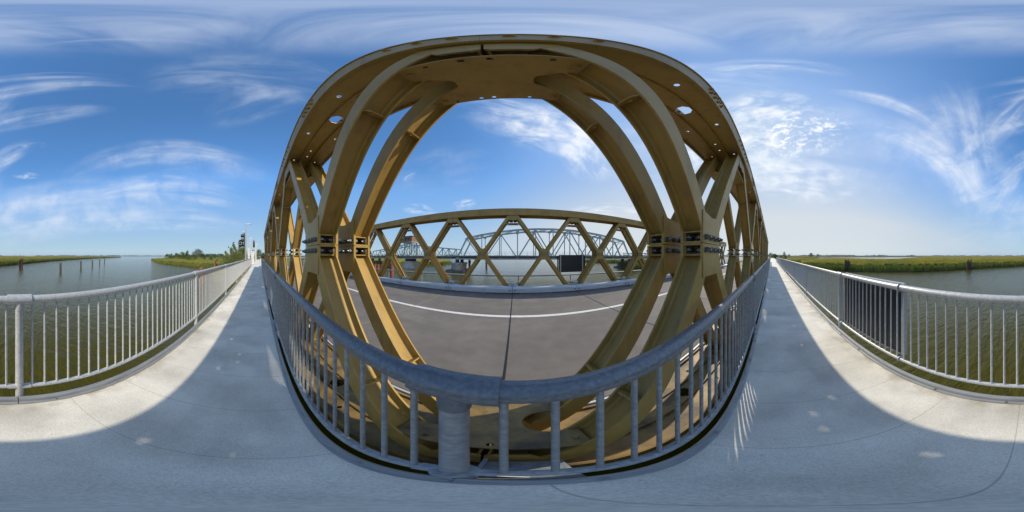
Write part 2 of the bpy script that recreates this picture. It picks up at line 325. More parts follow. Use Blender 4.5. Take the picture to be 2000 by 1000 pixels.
# ---------------------------------------------------------------- mesh builder
class MB:
    def __init__(s): s.v = []; s.f = []; s.sm = []
    def add(s, vs, fs, smooth=False):
        o = len(s.v); s.v += [tuple(p) for p in vs]
        for f in fs: s.f.append(tuple(i+o for i in f)); s.sm.append(smooth)
    def box(s, x0, x1, y0, y1, z0, z1):
        s.add([(x0,y0,z0),(x1,y0,z0),(x1,y1,z0),(x0,y1,z0),(x0,y0,z1),(x1,y0,z1),(x1,y1,z1),(x0,y1,z1)],
              [(0,3,2,1),(4,5,6,7),(0,1,5,4),(1,2,6,5),(2,3,7,6),(3,0,4,7)])
        return s
    def prism(s, poly, a, b, axis='y'):
        """polygon swept along an axis: 'y' takes (x,z) points, 'z' takes (x,y), 'x' takes (y,z)"""
        n = len(poly)
        def P(p, t): return (p[0], t, p[1]) if axis == 'y' else ((p[0], p[1], t) if axis == 'z' else (t, p[0], p[1]))
        vs = [P(p, a) for p in poly] + [P(p, b) for p in poly]
        fs = [tuple(range(n)), tuple(range(2*n-1, n-1, -1))] + [(i, n+i, n+(i+1) % n, (i+1) % n) for i in range(n)]
        s.add(vs, fs); return s
    def tube(s, p0, p1, r, n=12, r1=None, caps=True):
        p0, p1 = Vector(p0), Vector(p1); r1 = r if r1 is None else r1
        d = (p1-p0).normalized(); u = d.orthogonal().normalized(); w = d.cross(u)
        vs = [p0+(u*cos(2*pi*i/n)+w*sin(2*pi*i/n))*r for i in range(n)] + [p1+(u*cos(2*pi*i/n)+w*sin(2*pi*i/n))*r1 for i in range(n)]
        s.add(vs, [(i, (i+1) % n, n+(i+1) % n, n+i) for i in range(n)], n > 6)
        if caps: s.add(vs, [tuple(range(n-1, -1, -1)), tuple(range(n, 2*n))])
        return s
    def beam(s, p0, p1, w, h, upv=(0, 0, 1)):
        p0, p1 = Vector(p0), Vector(p1); d = (p1-p0).normalized(); upv = Vector(upv)
        a = d.cross(upv).normalized()*w/2; b = a.cross(d).normalized()*h/2
        vs = [p0-a-b, p0+a-b, p0+a+b, p0-a+b, p1-a-b, p1+a-b, p1+a+b, p1-a+b]
        s.add(vs, [(0,1,2,3),(7,6,5,4),(0,4,5,1),(1,5,6,2),(2,6,7,3),(3,7,4,0)]); return s
    def holed(s, x0, x1, y0, y1, z0, z1, holes, flip=False):
        """flat plate with round or n-sided holes, each (x, y, r, sides); the plate is cut along x into one cell per hole"""
        holes = sorted(holes)
        if not holes: return s.box(x0, x1, y0, y1, z0, z1)
        cuts = [x0] + [(holes[i][0]+holes[i+1][0])/2 for i in range(len(holes)-1)] + [x1]
        for i, (hx, hy, r, n) in enumerate(holes):
            a0, a1 = cuts[i], cuts[i+1]
            ang = sorted([2*pi*(k+.5)/n for k in range(n)] + [atan2(py-hy, px-hx) % (2*pi) for px in (a0, a1) for py in (y0, y1)])
            inn, out = [], []
            for t in ang:
                c, q = cos(t), sin(t)
                kk = 1.0
                if n <= 8:   # keep straight sides between the corners
                    h = pi/n; kk = cos(h)/cos(((t-pi/n) % (2*h))-h) if True else 1
                inn.append((hx+r*c*kk, hy+r*q*kk))
                d = min(((a1-hx)/c if c > 1e-9 else (a0-hx)/c if c < -1e-9 else 1e9), ((y1-hy)/q if q > 1e-9 else (y0-hy)/q if q < -1e-9 else 1e9))
                out.append((hx+c*d, hy+q*d))
            m = len(ang)
            vs = [(p[0], p[1], z) for z in (z0, z1) for p in inn+out]
            fs = []
            for k in range(m):
                l = (k+1) % m
                fs += [(k, l, m+l, m+k), (2*m+k, 3*m+k, 3*m+l, 2*m+l), (k, 2*m+k, 2*m+l, l), (m+k, m+l, 3*m+l, 3*m+k)]
            s.add(vs, fs)
        return s
    def mesh(s, name, material):
        me = bpy.data.meshes.new(name); me.from_pydata(s.v, [], s.f)
        me.polygons.foreach_set('use_smooth', s.sm); me.materials.append(material); me.update()
        return me
def link(name, me, parent=None, loc=(0, 0, 0), rot=None):
    o = bpy.data.objects.new(name, me); COL.objects.link(o)
    o.location = loc
    if rot: o.rotation_euler = rot
    if parent: o.parent = parent
    return o
def build(name, mb, material, parent=None, loc=(0, 0, 0)): return link(name, mb.mesh(name, material), parent, loc)
def thing(name, label, cat, loc=(0, 0, 0), group=None, rotz=0):
    o = bpy.data.objects.new(name, None); COL.objects.link(o); o.location = loc; o.rotation_euler = (0, 0, rotz)
    o.empty_display_size = .2
    return tag(o, label, cat, group)
def tag(o, label, cat, group=None, kind=None):
    if label: o['label'] = label
    if cat: o['category'] = cat
    if group: o['group'] = group
    if kind: o['kind'] = kind
    return o
def structure(name, mb, material):
    o = build(name, mb, material); o['kind'] = 'structure'; return o
def copy_tree(o, loc, label=None):
    def cp(src, par):
        c = src.copy(); COL.objects.link(c)
        if par: c.parent = par
        for ch in src.children: cp(ch, c)
        return c
    r = cp(o, None); r.location = loc
    if label: r['label'] = label
    return r

# ---------------------------------------------------------------- main dimensions (metres, camera at the origin)
P = 3.25; XC = -.12; K0, K1 = -6, 9           # panel length, node zero, bays
ZW = -1.65; ZR = -1.86; ZWATER = -4.5
Y1 = .58                                       # front face of the near truss
D = 8.305                                      # road-side face of the far truss
ZM = .115; ZT = 2.12; ZB = 2*ZM-ZT
def nx(k): return XC + k*P

# ---------------------------------------------------------------- ground sheets
w = MB(); rr = [0, 6, 15, 40, 100, 250, 700, 2000, 6000, 14000]
n = 72
vs = [(0, 0, ZWATER)]; fs = []
for r_ in rr[1:]: vs += [(r_*cos(2*pi*i/n), r_*sin(2*pi*i/n), ZWATER) for i in range(n)]
for i in range(n): fs.append((0, 1+i, 1+(i+1) % n))
for k in range(len(rr)-2):
    for i in range(n):
        a, b_ = 1+k*n+i, 1+k*n+(i+1) % n; fs.append((a, a+n, b_+n, b_))
w.add(vs, fs); structure('water', w, WATER)

# walkway deck, kerbs
m = MB(); m.box(-26.4, 46, -1.38, .30, ZW-.16, ZW); structure('walkway', m, CONCRETE)
def kerb(y_in, y_out, sgn):
    m = MB(); segs = []
    x = nx(-8)
    while x < 46:
        a, b_ = max(x+.004, -26.4), min(x+P-.004, 46)
        if b_ > a:
            prof = [(y_in, ZW+.002), (y_in, ZW+.018), (y_in+sgn*.028, ZW+.022), (y_in+sgn*.034, ZW+.062), (y_out-sgn*.012, ZW+.068), (y_out, ZW+.060), (y_out, ZW+.002)]
            m.prism(prof, a, b_, 'x')
            for t in (.30, .95, 2.3, 2.95):
                if a < x+t < b_:
                    m.tube((x+t, y_in+sgn*.014, ZW+.018), (x+t, y_in+sgn*.014, ZW+.032), .012, 6)
        x += P
    return m
structure('kerb', kerb(-1.275, -1.36, -1), ALU)
structure('kerb', kerb(.270, .318, 1), ALU)

# road deck
m = MB(); m.box(nx(K0)-.3, nx(K1)+.3, 1.36, 8.16, ZR-.25, ZR); structure('road', m, ASPHALT)
m = MB(); m.box(nx(K0)-.3, nx(K1)+.3, 1.325, 1.358, ZR-.20, ZR-.012); structure('road_edge_beam', m, BARRIER)
m = MB(); m.box(nx(K0)-20, nx(K1)+40, 4.70, 4.86, ZR-.05, ZR+.004); structure('lane_marking', m, LINE)
m = MB()
m.box(-.155, -.125, 1.362, 7.84, ZR-.02, ZR+.008); structure('road_joint', m, SEAL)
for k in range(K0, K1+1):
    if k == 0: continue
    x = nx(k)-.03; m = MB(); m.box(x-.010, x+.010, 1.362, 7.84, ZR-.02, ZR+.0075)
    structure('road_joint', m, TAN if k < 0 else SEAL)
# the road beyond both ends of the bridge
m = MB(); m.box(-160, nx(K0)-.31, 1.0, 8.6, ZR-.3, ZR-.01); structure('road', m, ASPHALT)
m = MB(); m.box(nx(K1)+.31, 190, 1.0, 8.6, ZR-.3, ZR-.01); structure('road', m, ASPHALT)
# walkway beyond the rails at the left end, turning into a path
m = MB(); m.box(-75, -26.41, -1.5, .45, ZW-.2, ZW-.006); structure('path', m, CONCRETE)
m = MB(); m.box(46.01, 120, -2.2, .45, ZW-.2, ZW-.006); structure('path', m, CONCRETE)

# ---------------------------------------------------------------- the ochre trusses
FW, OFM, OFT, DEP, TF = .20, .115, .17, .21, .016   # horizontal flange width, axis offsets at mid and top, depth, flange thickness
def ibeam(x0, z0, x1, z1, tabsign):
    """I member standing in the truss plane; flanges parallel to the plane, ends cut level"""
    m = MB(); h = FW/2
    def quad(hw): return [(x0-hw, z0), (x0+hw, z0), (x1+hw, z1), (x1-hw, z1)]
    m.prism(quad(h), 0, TF); m.prism(quad(h), DEP-TF, DEP)
    m.prism(quad(.0085), TF, DEP-TF)
    fil = .022                                           # weld fillets where web meets flange
    for s_ in (-1, 1):
        for ya, yb in ((TF, TF+.016), (DEP-TF, DEP-TF-.016)):
            a0, a1 = (x0+s_*.0085, z0), (x1+s_*.0085, z1); b0, b1 = (x0+s_*(.0085+fil), z0), (x1+s_*(.0085+fil), z1)
            vs = [(a0[0], yb, a0[1]), (b0[0], ya, b0[1]), (a1[0], yb, a1[1]), (b1[0], ya, b1[1])]
            m.add(vs, [(0, 1, 3, 2)])
    # stiffener with clipped corners and a hole, on the inner side
    zt = ZM + (1.30-ZM)*(1 if z1 > z0 else -1); t = (zt-z0)/(z1-z0); xt = x0+(x1-x0)*t
    d = Vector((x1-x0, 0, z1-z0)).normalized(); nrm = Vector((d.z, 0, -d.x))*tabsign
    L_ = .112; hole = 8
    prof = [(TF, .006), (TF, L_-.045), (TF+.04, L_), (DEP-TF-.04, L_), (DEP-TF, L_-.045), (DEP-TF, .006)]
    c = Vector((xt, 0, zt)); cyh, chh, rh = DEP/2, L_*.55, .017
    # ring between outline and hole so the hole is really open
    ang = [2*pi*k/16 for k in range(16)]
    def ray(t):
        best = 9
        for i in range(len(prof)):
            (ax, ay), (bx, by) = prof[i], prof[(i+1) % len(prof)]
            ex, ey = bx-ax, by-ay; c_, s_ = cos(t), sin(t); det = c_*(-ey)+ex*s_
            if abs(det) < 1e-9: continue
            u = ((ax-cyh)*(-ey)+ex*(ay-chh))/det; q = (c_*(ay-chh)-s_*(ax-cyh))/det
            if u > 1e-6 and -1e-6 <= q <= 1+1e-6: best = min(best, u)
        return best
    ang = sorted(ang+[atan2(p[1]-chh, p[0]-cyh) % (2*pi) for p in prof])
    inn = [(cyh+rh*cos(a), chh+rh*sin(a)) for a in ang]; out = [(cyh+ray(a)*cos(a), chh+ray(a)*sin(a)) for a in ang]
    mm_ = len(ang); vs = []
    for off in (-.006, .006):
        for p in inn+out: q = c+d*off+nrm*p[1]; vs.append((q.x, p[0], q.z))
    fs = []
    for k in range(mm_):
        l = (k+1) % mm_
        fs += [(k, l, mm_+l, mm_+k), (2*mm_+k, 3*mm_+k, 3*mm_+l, 2*mm_+l), (k, 2*mm_+k, 2*mm_+l, l), (mm_+k, mm_+l, 3*mm_+l, 3*mm_+k)]
    m.add(vs, fs)
    return m
CUT = .105
# meshes in coordinates of the node they hang from (top/bottom node x = 0, plane front y = 0)
ud = {s_: ibeam(s_*(P/2-OFM), ZM+CUT, s_*OFT, ZT, -1).mesh('upper_diagonal', PAINT) for s_ in (-1, 1)}
for s_ in (-1, 1):
    pass
def tabside(s_, up):
    # inner side = towards the node's own V
    x0, z0, x1, z1 = (s_*(P/2-OFM), ZM+CUT, s_*OFT, ZT) if up else (s_*(P/2-OFM), ZM-CUT, s_*OFT, ZB)
    d = Vector((x1-x0, 0, z1-z0)).normalized(); nrm = Vector((d.z, 0, -d.x))
    return 1 if nrm.x*(-s_) > 0 else -1
ud = {s_: ibeam(s_*(P/2-OFM), ZM+CUT, s_*OFT, ZT, tabside(s_, True)).mesh('upper_diagonal', PAINT) for s_ in (-1, 1)}
ld = {s_: ibeam(s_*(P/2-OFM), ZM-CUT, s_*OFT, ZB, tabside(s_, False)).mesh('lower_diagonal', PAINT) for s_ in (-1, 1)}
PW = .222
def mid_plates(side):
    """the bolted middle node: flange plates above and below the splice, level end plates between them"""
    m = MB(); x0, x1 = (-PW, PW) if side == 0 else ((-.02, PW) if side > 0 else (-PW, .02))
    g = .003
    for ya, yb in ((-.009, TF+.002), (DEP-TF-.002, DEP+.009)):
        if side == 0: m.prism([(x0, ZM+g), (x1, ZM+g), (x1, ZM+.30), (0, ZM+.262), (x0, ZM+.30)], ya, yb)
        else: m.prism([(x0, ZM+g), (x1, ZM+g), (x1, ZM+.30), (x0, ZM+.30)], ya, yb)
        m.prism([(x0, ZM-g), (x0, ZM-.30), (x1, ZM-.30), (x1, ZM-g)], ya, yb)
    ya, yb = TF+.003, DEP-TF-.003
    for z in (ZM+.0095, ZM-.0095): m.box(x0+.002, x1-.002, ya, yb, z-.0088, z+.0088)
    for s_ in (-1, 1):
        z = ZM+s_*CUT; m.box(x0+.012, x1-.03, ya, yb, z-.006, z+.006)
        # inner splice plates behind both flanges
        for q in (ya, yb-.012): m.box(x0+.025, x1-.025, q, q+.012, *(sorted((ZM+s_*.024, ZM+s_*.096))))
    return m
mid_me = {s_: mid_plates(s_).mesh('node_plate', PAINT) for s_ in (-1, 0, 1)}
def top_gusset(sign):
    m = MB()
    def zz(z): return z if sign > 0 else 2*ZM-z
    for ya, yb in ((-.004, TF+.002), (DEP-TF-.002, DEP+.004)):
        for s_ in (-1, 1):
            pts = [(s_*.006, zz(ZT)), (s_*(OFT+.11), zz(ZT)), (s_*(OFT+.11), zz(ZT-.05)), (s_*.18, zz(1.86)), (s_*.04, zz(1.86)), (s_*.006, zz(1.895))]
            m.prism(pts, ya, yb)
    for s_ in (-1, 1):
        a, b_ = sorted((zz(ZT), zz(1.90))); x = s_*.014; m.box(min(x, x+s_*.012), max(x, x+s_*.012), TF+.003, DEP-TF-.003, a, b_)
        m.box(*(sorted((s_*.03, s_*(OFT+.06)))), TF+.003, DEP-TF-.003, *(sorted((zz(ZT-.004), zz(ZT-.02)))))
    return m
tg_me = {1: top_gusset(1).mesh('gusset_plate', PAINT), -1: top_gusset(-1).mesh('gusset_plate', PAINT)}
# level tie plate joining the two planes just inside the top and bottom nodes
GAP = .216; Y2 = DEP+GAP; TOTAL = Y2+DEP
def tie(sign):
    m = MB(); z0 = 1.70 if sign > 0 else 2*ZM-1.70; L_ = .43; cx = .22; n_ = 12
    za, zb = (z0-.008, z0+.008); bolts = []
    for yc, ys in ((DEP/2, (.014, DEP-.016)), (Y2+DEP/2, (Y2+.016, TOTAL-.05))):
        hs = [(-.10, yc-.055, .017, 16), (.02, yc-.05, .017, 16), (-.27, yc-.05, .015, 16), (.27, yc-.05, .015, 16)] if yc < .3 else [(-.12, yc+.03, .017, 16), (-.03, yc+.03, .017, 16), (.22, yc+.035, .015, 16), (-.30, yc+.03, .015, 16)]
        m.holed(-L_, L_, ys[0], ys[1], za, zb, hs)
        for s_ in (-1, 1):
            bx, by = s_*.38, yc-.01; f = -1 if sign > 0 else 1
            zz = za if sign > 0 else zb
            m.tube((bx, by, zz), (bx, by, zz+f*.004), .030, 16); m.tube((bx, by, zz+f*.004), (bx, by, zz+f*.020), .019, 6); m.tube((bx, by, zz+f*.02), (bx, by, zz+f*.03), .011, 10)
    # middle piece between the planes, its ends hollowed in a half round
    pts = [(cx, DEP-.016)]
    ya, yb = DEP-.016, Y2+.016; r_ = (yb-ya)/2
    right = [(cx+.06-r_*sin(pi*k/n_)*1.0, ya+r_*(1-cos(pi*k/n_))) for k in range(n_+1)] if sign < 0 else [(.43, ya), (.34, ya+.012), (cx+.01, ya+.075), (cx, ya+.10), (cx, yb-.10), (cx+.01, yb-.075), (.34, yb-.012), (.43, yb)]
    left = [(-p[0], p[1]) for p in reversed(right)]
    m.prism(right+left, za, zb, 'z')
    return m
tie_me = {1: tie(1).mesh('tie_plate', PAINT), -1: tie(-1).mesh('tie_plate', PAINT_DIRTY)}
# chords: two H sections with level webs and a level plate between, one bay long, ends at the nodes
CF = -.045                                     # front flange stands a little in front of the plane
def chord(sign):
    m = MB()
    def zz(z): return z if sign > 0 else 2*ZM-z
    def bx(x0, x1, y0, y1, za, zb): m.box(x0, x1, y0, y1, *sorted((zz(za), zz(zb))))
    x0, x1 = .0004, P-.0004; C = P/2
    fl = [(CF, CF+.02), (.205, .217), (Y2-.005, Y2+.007), (TOTAL-CF+.015, TOTAL-CF+.035)]
    for i, (a, b_) in enumerate(fl): bx(x0, x1, a, b_, ZT if i in (0, 3) else ZT+.012, 2.49 if i in (0, 3) else 2.34)
    bx(x0, x1, CF-.012, CF, 2.462, 2.486); bx(x0, x1, TOTAL-CF+.035, TOTAL-CF+.047, 2.462, 2.486)   # narrow capping lips
    bx(x0, x1, CF-.010, CF, ZT+.004, ZT+.03); bx(x0, x1, TOTAL-CF+.035, TOTAL-CF+.045, ZT+.004, ZT+.03)
    za, zb = sorted((zz(2.165), zz(2.181)))
    h1 = [(.20, .105, .024, 16), (C-.46, .105, .026, 16), (C+.46, .105, .026, 16), (P-.20, .105, .024, 16)]
    m.holed(x0, x1, fl[0][1]+.001, fl[1][0]-.001, za, zb, h1)
    h3 = [(.22, Y2+.11, .022, 16), (C-.47, Y2+.11, .024, 16), (C+.47, Y2+.11, .024, 16), (P-.22, Y2+.11, .022, 16)]
    m.holed(x0, x1, fl[2][1]+.001, fl[3][0]-.001, za, zb, h3)
    yc = (fl[1][1]+fl[2][0])/2
    h2 = [(.40, yc, .022, 16), (C-1.0, yc, .022, 16), (C, yc, .094, 8), (C+1.0, yc, .022, 16), (P-.40, yc, .022, 16)]
    m.holed(x0, x1, fl[1][1]+.001, fl[2][0]-.001, za+.004, zb+.004, h2)
    # bolt groups on the outer faces and on the inner flanges near mid-bay and nodes
    def nut(x, y, z, s_):
        m.tube((x, y, zz(z)), (x, y+s_*.012, zz(z)), .024, 12); m.tube((x, y+s_*.012, zz(z)), (x, y+s_*.034, zz(z)), .018, 6)
    for xx in (.10, .25, .42, P-.10, P-.25, P-.42):
        nut(xx, CF, 2.36, -1); nut(xx, TOTAL-CF+.035, 2.36, 1)
    for q in range(4):
        xx = C-.15+.1*q
        nut(xx, CF, 2.38, -1); nut(xx, TOTAL-CF+.035, 2.38, 1); nut(xx, CF, 2.27, -1); nut(xx, TOTAL-CF+.035, 2.27, 1)
        nut(xx, .217, 2.25, 1); nut(xx, Y2-.005, 2.25, -1)
    return m
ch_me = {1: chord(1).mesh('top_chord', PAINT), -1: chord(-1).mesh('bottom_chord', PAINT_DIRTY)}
# one bolt through a flange: washer, hexagon head, thread end; axis along y
def bolt_mb():
    m = MB()
    m.tube((0, -.004, 0), (0, -.011, 0), .031, 14); m.tube((0, -.011, 0), (0, -.042, 0), .0245, 6); m.tube((0, -.042, 0), (0, -.066, 0), .016, 10, .013)
    m.tube((0, TF+.015, 0), (0, TF+.021, 0), .030, 14); m.tube((0, TF+.021, 0), (0, TF+.046, 0), .0245, 6); m.tube((0, TF+.046, 0), (0, TF+.060, 0), .016, 10, .012)
    m.tube((0, -.010, 0), (0, TF+.022, 0), .015, 10)
    return m
bolt_me = bolt_mb().mesh('bolt', BOLT)
def truss(y, label):
    t = thing('bridge_truss', label, 'bridge truss', (0, y, 0), 'ochre steel trusses carrying the road')
    bolts = []
    for k in range(K0, K1+1):
        x = nx(k)
        for py in (0, Y2):
            for s_ in (-1, 1):
                if (s_ < 0 and k == K0) or (s_ > 0 and k == K1): continue
                link('upper_diagonal', ud[s_], t, (x, py, 0)); link('lower_diagonal', ld[s_], t, (x, py, 0))
            for sg in (1, -1): link('gusset_plate', tg_me[sg], t, (x, py, 0))
        for sg in (1, -1): link('tie_plate', tie_me[sg], t, (x, 0, 0))
        if k < K1:
            link('top_chord', ch_me[1], t, (x, 0, 0)); link('bottom_chord', ch_me[-1], t, (x, 0, 0))
            for py in (0, Y2):
                npl = link('node_plate', mid_me[0], t, (x+P/2, py, 0))
                for bx in (-.165, -.055, .055, .165):
                    for bz in (-.058, .058):
                        bolts.append((npl, bx, 0, bz, 0)); bolts.append((npl, bx, DEP, bz, 1))
    def dist(b):
        o = b[0]; return (Vector((o.location.x+b[1], y+o.location.y+b[2], b[3]+ZM))).length
    bolts.sort(key=dist)
    rest = MB(); proto = bolt_mb()
    for i, b in enumerate(bolts):
        if i < 96:
            o = link('bolt', bolt_me, b[0], (b[1], b[2], ZM+b[3]), (0, 0, pi) if b[4] else None)
        else:
            f = -1 if b[4] else 1
            rest.add([(v[0]*f+b[0].location.x+b[1], v[1]*f+b[0].location.y+b[2], v[2]+ZM+b[3]) for v in proto.v], proto.f)
    r = build('bolt', rest, BOLT, t); r['kind'] = 'stuff'
    return t
truss(Y1, 'ochre steel lattice truss close behind the near railing, arching over the picture')
truss(D, 'ochre steel lattice truss on the far side of the road, behind the pale barrier')

# ---------------------------------------------------------------- walkway railings
RT, RB = -.385, -1.435        # heights of top and bottom tube
PX = -.137
def railing(y, label, bracket, xa, xb, y_end=None):
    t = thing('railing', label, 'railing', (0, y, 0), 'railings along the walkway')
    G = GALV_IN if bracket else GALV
    posts = [PX+k*P for k in range(-9, 16) if xa <= PX+k*P <= xb]
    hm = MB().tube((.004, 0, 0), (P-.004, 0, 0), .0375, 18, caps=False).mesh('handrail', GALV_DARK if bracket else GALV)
    bm_ = MB().tube((.004, 0, 0), (P-.004, 0, 0), .0255, 14, caps=False).mesh('bottom_rail', G)
    pm = MB()
    pm.tube((0, 0, RT-.02), (0, 0, ZW-.10), .0365, 18)
    if bracket: 
        pm.tube((0, 0, RB-.05), (0, 0, RB+.03), .060, 20); pm.tube((0, 0, RB+.03), (0, 0, RB+.034), .044, 20); pm.tube((0, 0, ZW-.02), (0, 0, ZW+.045), .056, 18)
        pm.box(.035, .30, .0, .20, ZW-.085, ZW-.070); pm.box(.03, .045, .0, .2, ZW-.085, ZW+.03)
        pm.prism([(.045, ZW-.07), (.17, ZW-.07), (.045, ZW+.03)], .02, .03)
        for bx, by in ((.14, .06), (.24, .06), (.14, .15), (.24, .15)): pm.tube((bx, by, ZW-.07), (bx, by, ZW-.052), .016, 6)
    else:
        pm.box(-.05, .05, .02, .05, ZW-.12, ZW+.02)
    pm = pm.mesh('post', G)
    sm_ = MB(); sm_.tube((-.105, 0, RT), (.105, 0, RT), .0485, 20); sm_.tube((0, 0, RT), (0, 0, RT-.10), .044, 18, .0405)
    sb_ = MB().tube((-.10, 0, RB), (.10, 0, RB), .033, 16).mesh('bottom_sleeve', G)
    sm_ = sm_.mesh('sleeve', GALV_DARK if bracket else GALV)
    bal = MB().tube((0, 0, RB), (0, 0, RT-.02), .0105, 10, caps=False)
    bme = bal.mesh('baluster', G); bl = []
    for i, x in enumerate(posts):
        p_ = link('post', pm, t, (x, 0, 0)); link('sleeve', sm_, p_); link('bottom_sleeve', sb_, p_)
        if x+P <= xb+.01:
            link('handrail', hm, t, (x, 0, RT)); link('bottom_rail', bm_, t, (x, 0, RB))
            nb = 28
            for j in range(1, nb+1): bl.append(x+P*j/(nb+1))
    bl.sort(key=abs)
    rest = MB()
    for i, x in enumerate(bl):
        if i < 100: link('baluster', bme, t, (x, 0, 0))
        else: rest.add([(v[0]+x, v[1], v[2]) for v in bal.v], bal.f, True)
    r = build('baluster', rest, G, t); r['kind'] = 'stuff'
    return t, posts
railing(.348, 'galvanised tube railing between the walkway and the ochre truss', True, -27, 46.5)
_, posts = railing(-1.395, 'galvanised tube railing on the water side of the walkway', False, -27, 46.5)

# the sign board hung on the outside of the outer railing (its back shows)
def board(x0, x1, y, z0, z1, label, fr, frame_w=.05):
    t = thing('sign_board', label, 'sign board', ((x0+x1)/2, y, z0))
    W_ = (x1-x0)/2; H = z1-z0
    build('panel', MB().box(-W_+.02, W_-.02, -.012, .012, .01, H-.01), BOARD, t)
    f = MB()
    f.box(-W_, -W_+.02, -.022, .022, 0, H); f.box(W_-.02, W_, -.022, .022, 0, H)
    f.box(-W_+.02, W_-.02, -.022, .022, H-.012, H+.012); f.box(-W_+.02, W_-.02, -.022, .022, -.012, .012)
    build('frame', f, fr, t)
    return t, W_, H
bt, bw, bh = board(1.36, 3.02, -1.475, -1.40, -.355, 'back of a dark sign board clamped to the outer railing above the water', GALV)
for s_ in (-1, 1):
    for zc, r_ in ((RT+1.40, .046), (RB+1.40, .034)):
        cl = MB()
        x = s_*(bw-.03); yc = .08
        n_ = 20
        for k in range(n_):
            a, b_ = 2*pi*k/n_, 2*pi*(k+1)/n_
            cl.tube((x, yc+r_*cos(a), zc+r_*sin(a)), (x, yc+r_*cos(b_), zc+r_*sin(b_)), .008, 6)
        cl.box(x-.012, x+.012, .022, yc-r_+.006, zc-.02, zc+.02)
        build('clamp', cl, GALV, bt)
    build('post', MB().box(s_*(bw-.03)-.02, s_*(bw-.03)+.02, .0225, .032, .0, bh-.02), GALV, bt)

# ---------------------------------------------------------------- far barrier, far railing, board, mesh
t = thing('crash_barrier', 'pale grey steel crash barrier along the far edge of the road', 'barrier', (0, 0, 0))
bm1 = MB(); a, b_ = .012, P-.012
prof = [(7.80, ZR+.065), (7.80, ZR+.27), (7.86, ZR+.315), (8.14, ZR+.335), (8.14, ZR+.30), (7.90, ZR+.28), (7.86, ZR+.065)]
bm1.prism(prof, a, b_, 'x')
bme_ = bm1.mesh('rail_beam', BARRIER)
jm = MB(); jm.box(-.022, .022, 7.83, 7.87, ZR+.05, ZR+.29)
for s_ in (-1, 1): jm.tube((s_*.12, 7.799, ZR+.17), (s_*.12, 7.775, ZR+.17), .032, 12)
jme = jm.mesh('joint', BLACK)
pm_ = MB().box(-.05, .05, 7.90, 8.02, ZR, ZR+.27).mesh('post', GALV_DULL)
for k in range(K0, K1+1):
    x = nx(k)-.03
    link('joint', jme, t, (x, 0, 0)); link('post', pm_, t, (x+.4, 0, 0)); link('post', pm_, t, (x+1.9, 0, 0))
    if k < K1: link('rail_beam', bme_, t, (x, 0, 0))
# clamps that stand on the truss foot behind the barrier
c0 = None
for i, k in enumerate(range(-3, 5)):
    if c0 is None:
        c0 = thing('chord_clamp', 'small galvanised clamp on the foot of the far truss', 'clamp', (nx(k), 8.18, ZR), 'clamps on the foot of the far truss')
        b0 = MB().box(-.16, .16, -.05, .06, .30, .36); b0.box(-.05, .05, -.04, .05, .36, .44); b0.box(-.20, -.14, -.03, .03, .36, .42); build('bracket', b0, GALV_DULL, c0)
        b1 = MB().tube((-.13, -.03, .50), (.15, -.03, .46), .055, 12); b1.box(-.13, .13, -.075, .02, .43, .47); build('screw', b1, GALV, c0)
    else: copy_tree(c0, (nx(k), 8.18, ZR))
YF = 9.75
t = thing('railing', 'thin pipe railing beyond the far truss, over the water', 'railing', (0, YF, 0))
build('handrail', MB().tube((nx(K0), 0, -1.19), (nx(K1), 0, -1.19), .045, 12), GALV_DULL, t)
build('wire', MB().tube((nx(K0), 0, -.02), (nx(K1), 0, -.02), .007, 6), GALV_DULL, t)
pm_ = MB().tube((0, 0, -2.2), (0, 0, -1.19), .03, 10).mesh('post', GALV_DULL)
for k in range(K0, K1+1): link('post', pm_, t, (nx(k)+.3, 0, 0))
bt2, w2, h2 = board(2.62, 4.28, YF-.14, -.99, .055, 'back of a large dark sign board beyond the far truss, framed by two pale posts', BOARD)
for s_ in (-1, 1):
    build('post', MB().box(s_*(w2-.10)-.03, s_*(w2-.10)+.03, -.06, -.0225, -.25, h2+.03), GALV, bt2)
    build('mounting_rail', MB().box(s_*(w2+.06)-.035, s_*(w2+.06)+.035, -.02, .03, -.20, h2-.05), BLACK, bt2)
# diamond wire mesh panel
m = MB(); x0, x1, z0, z1 = -2.1, 2.6, -1.85, -.02; st = .085
def wire(xa, za, xb, zb): m.add([(xa-.0022, 0, za), (xa+.0022, 0, za), (xb+.0022, 0, zb), (xb-.0022, 0, zb)], [(0, 1, 2, 3)]); m.add([(xa, -.0022, za), (xa, .0022, za), (xb, .0022, zb), (xb, -.0022, zb)], [(0, 1, 2, 3)])
H = z1-z0; q = x0-H
while q < x1:
    for f in (1, -1):
        xa, xb = q, q+H; za, zb = (z0, z1) if f > 0 else (z1, z0)
        ta, tb = max(0, (x0-xa)/H), min(1, (x1-xa)/H)
        if tb > ta: wire(xa+ta*H, za+(zb-za)*ta, xa+tb*H, za+(zb-za)*tb)
    q += st
o = build('mesh_fence', m, MESHW, None, (0, YF+.05, 0)); tag(o, 'diamond wire mesh fence on the far railing behind the middle of the far truss', 'mesh fence')

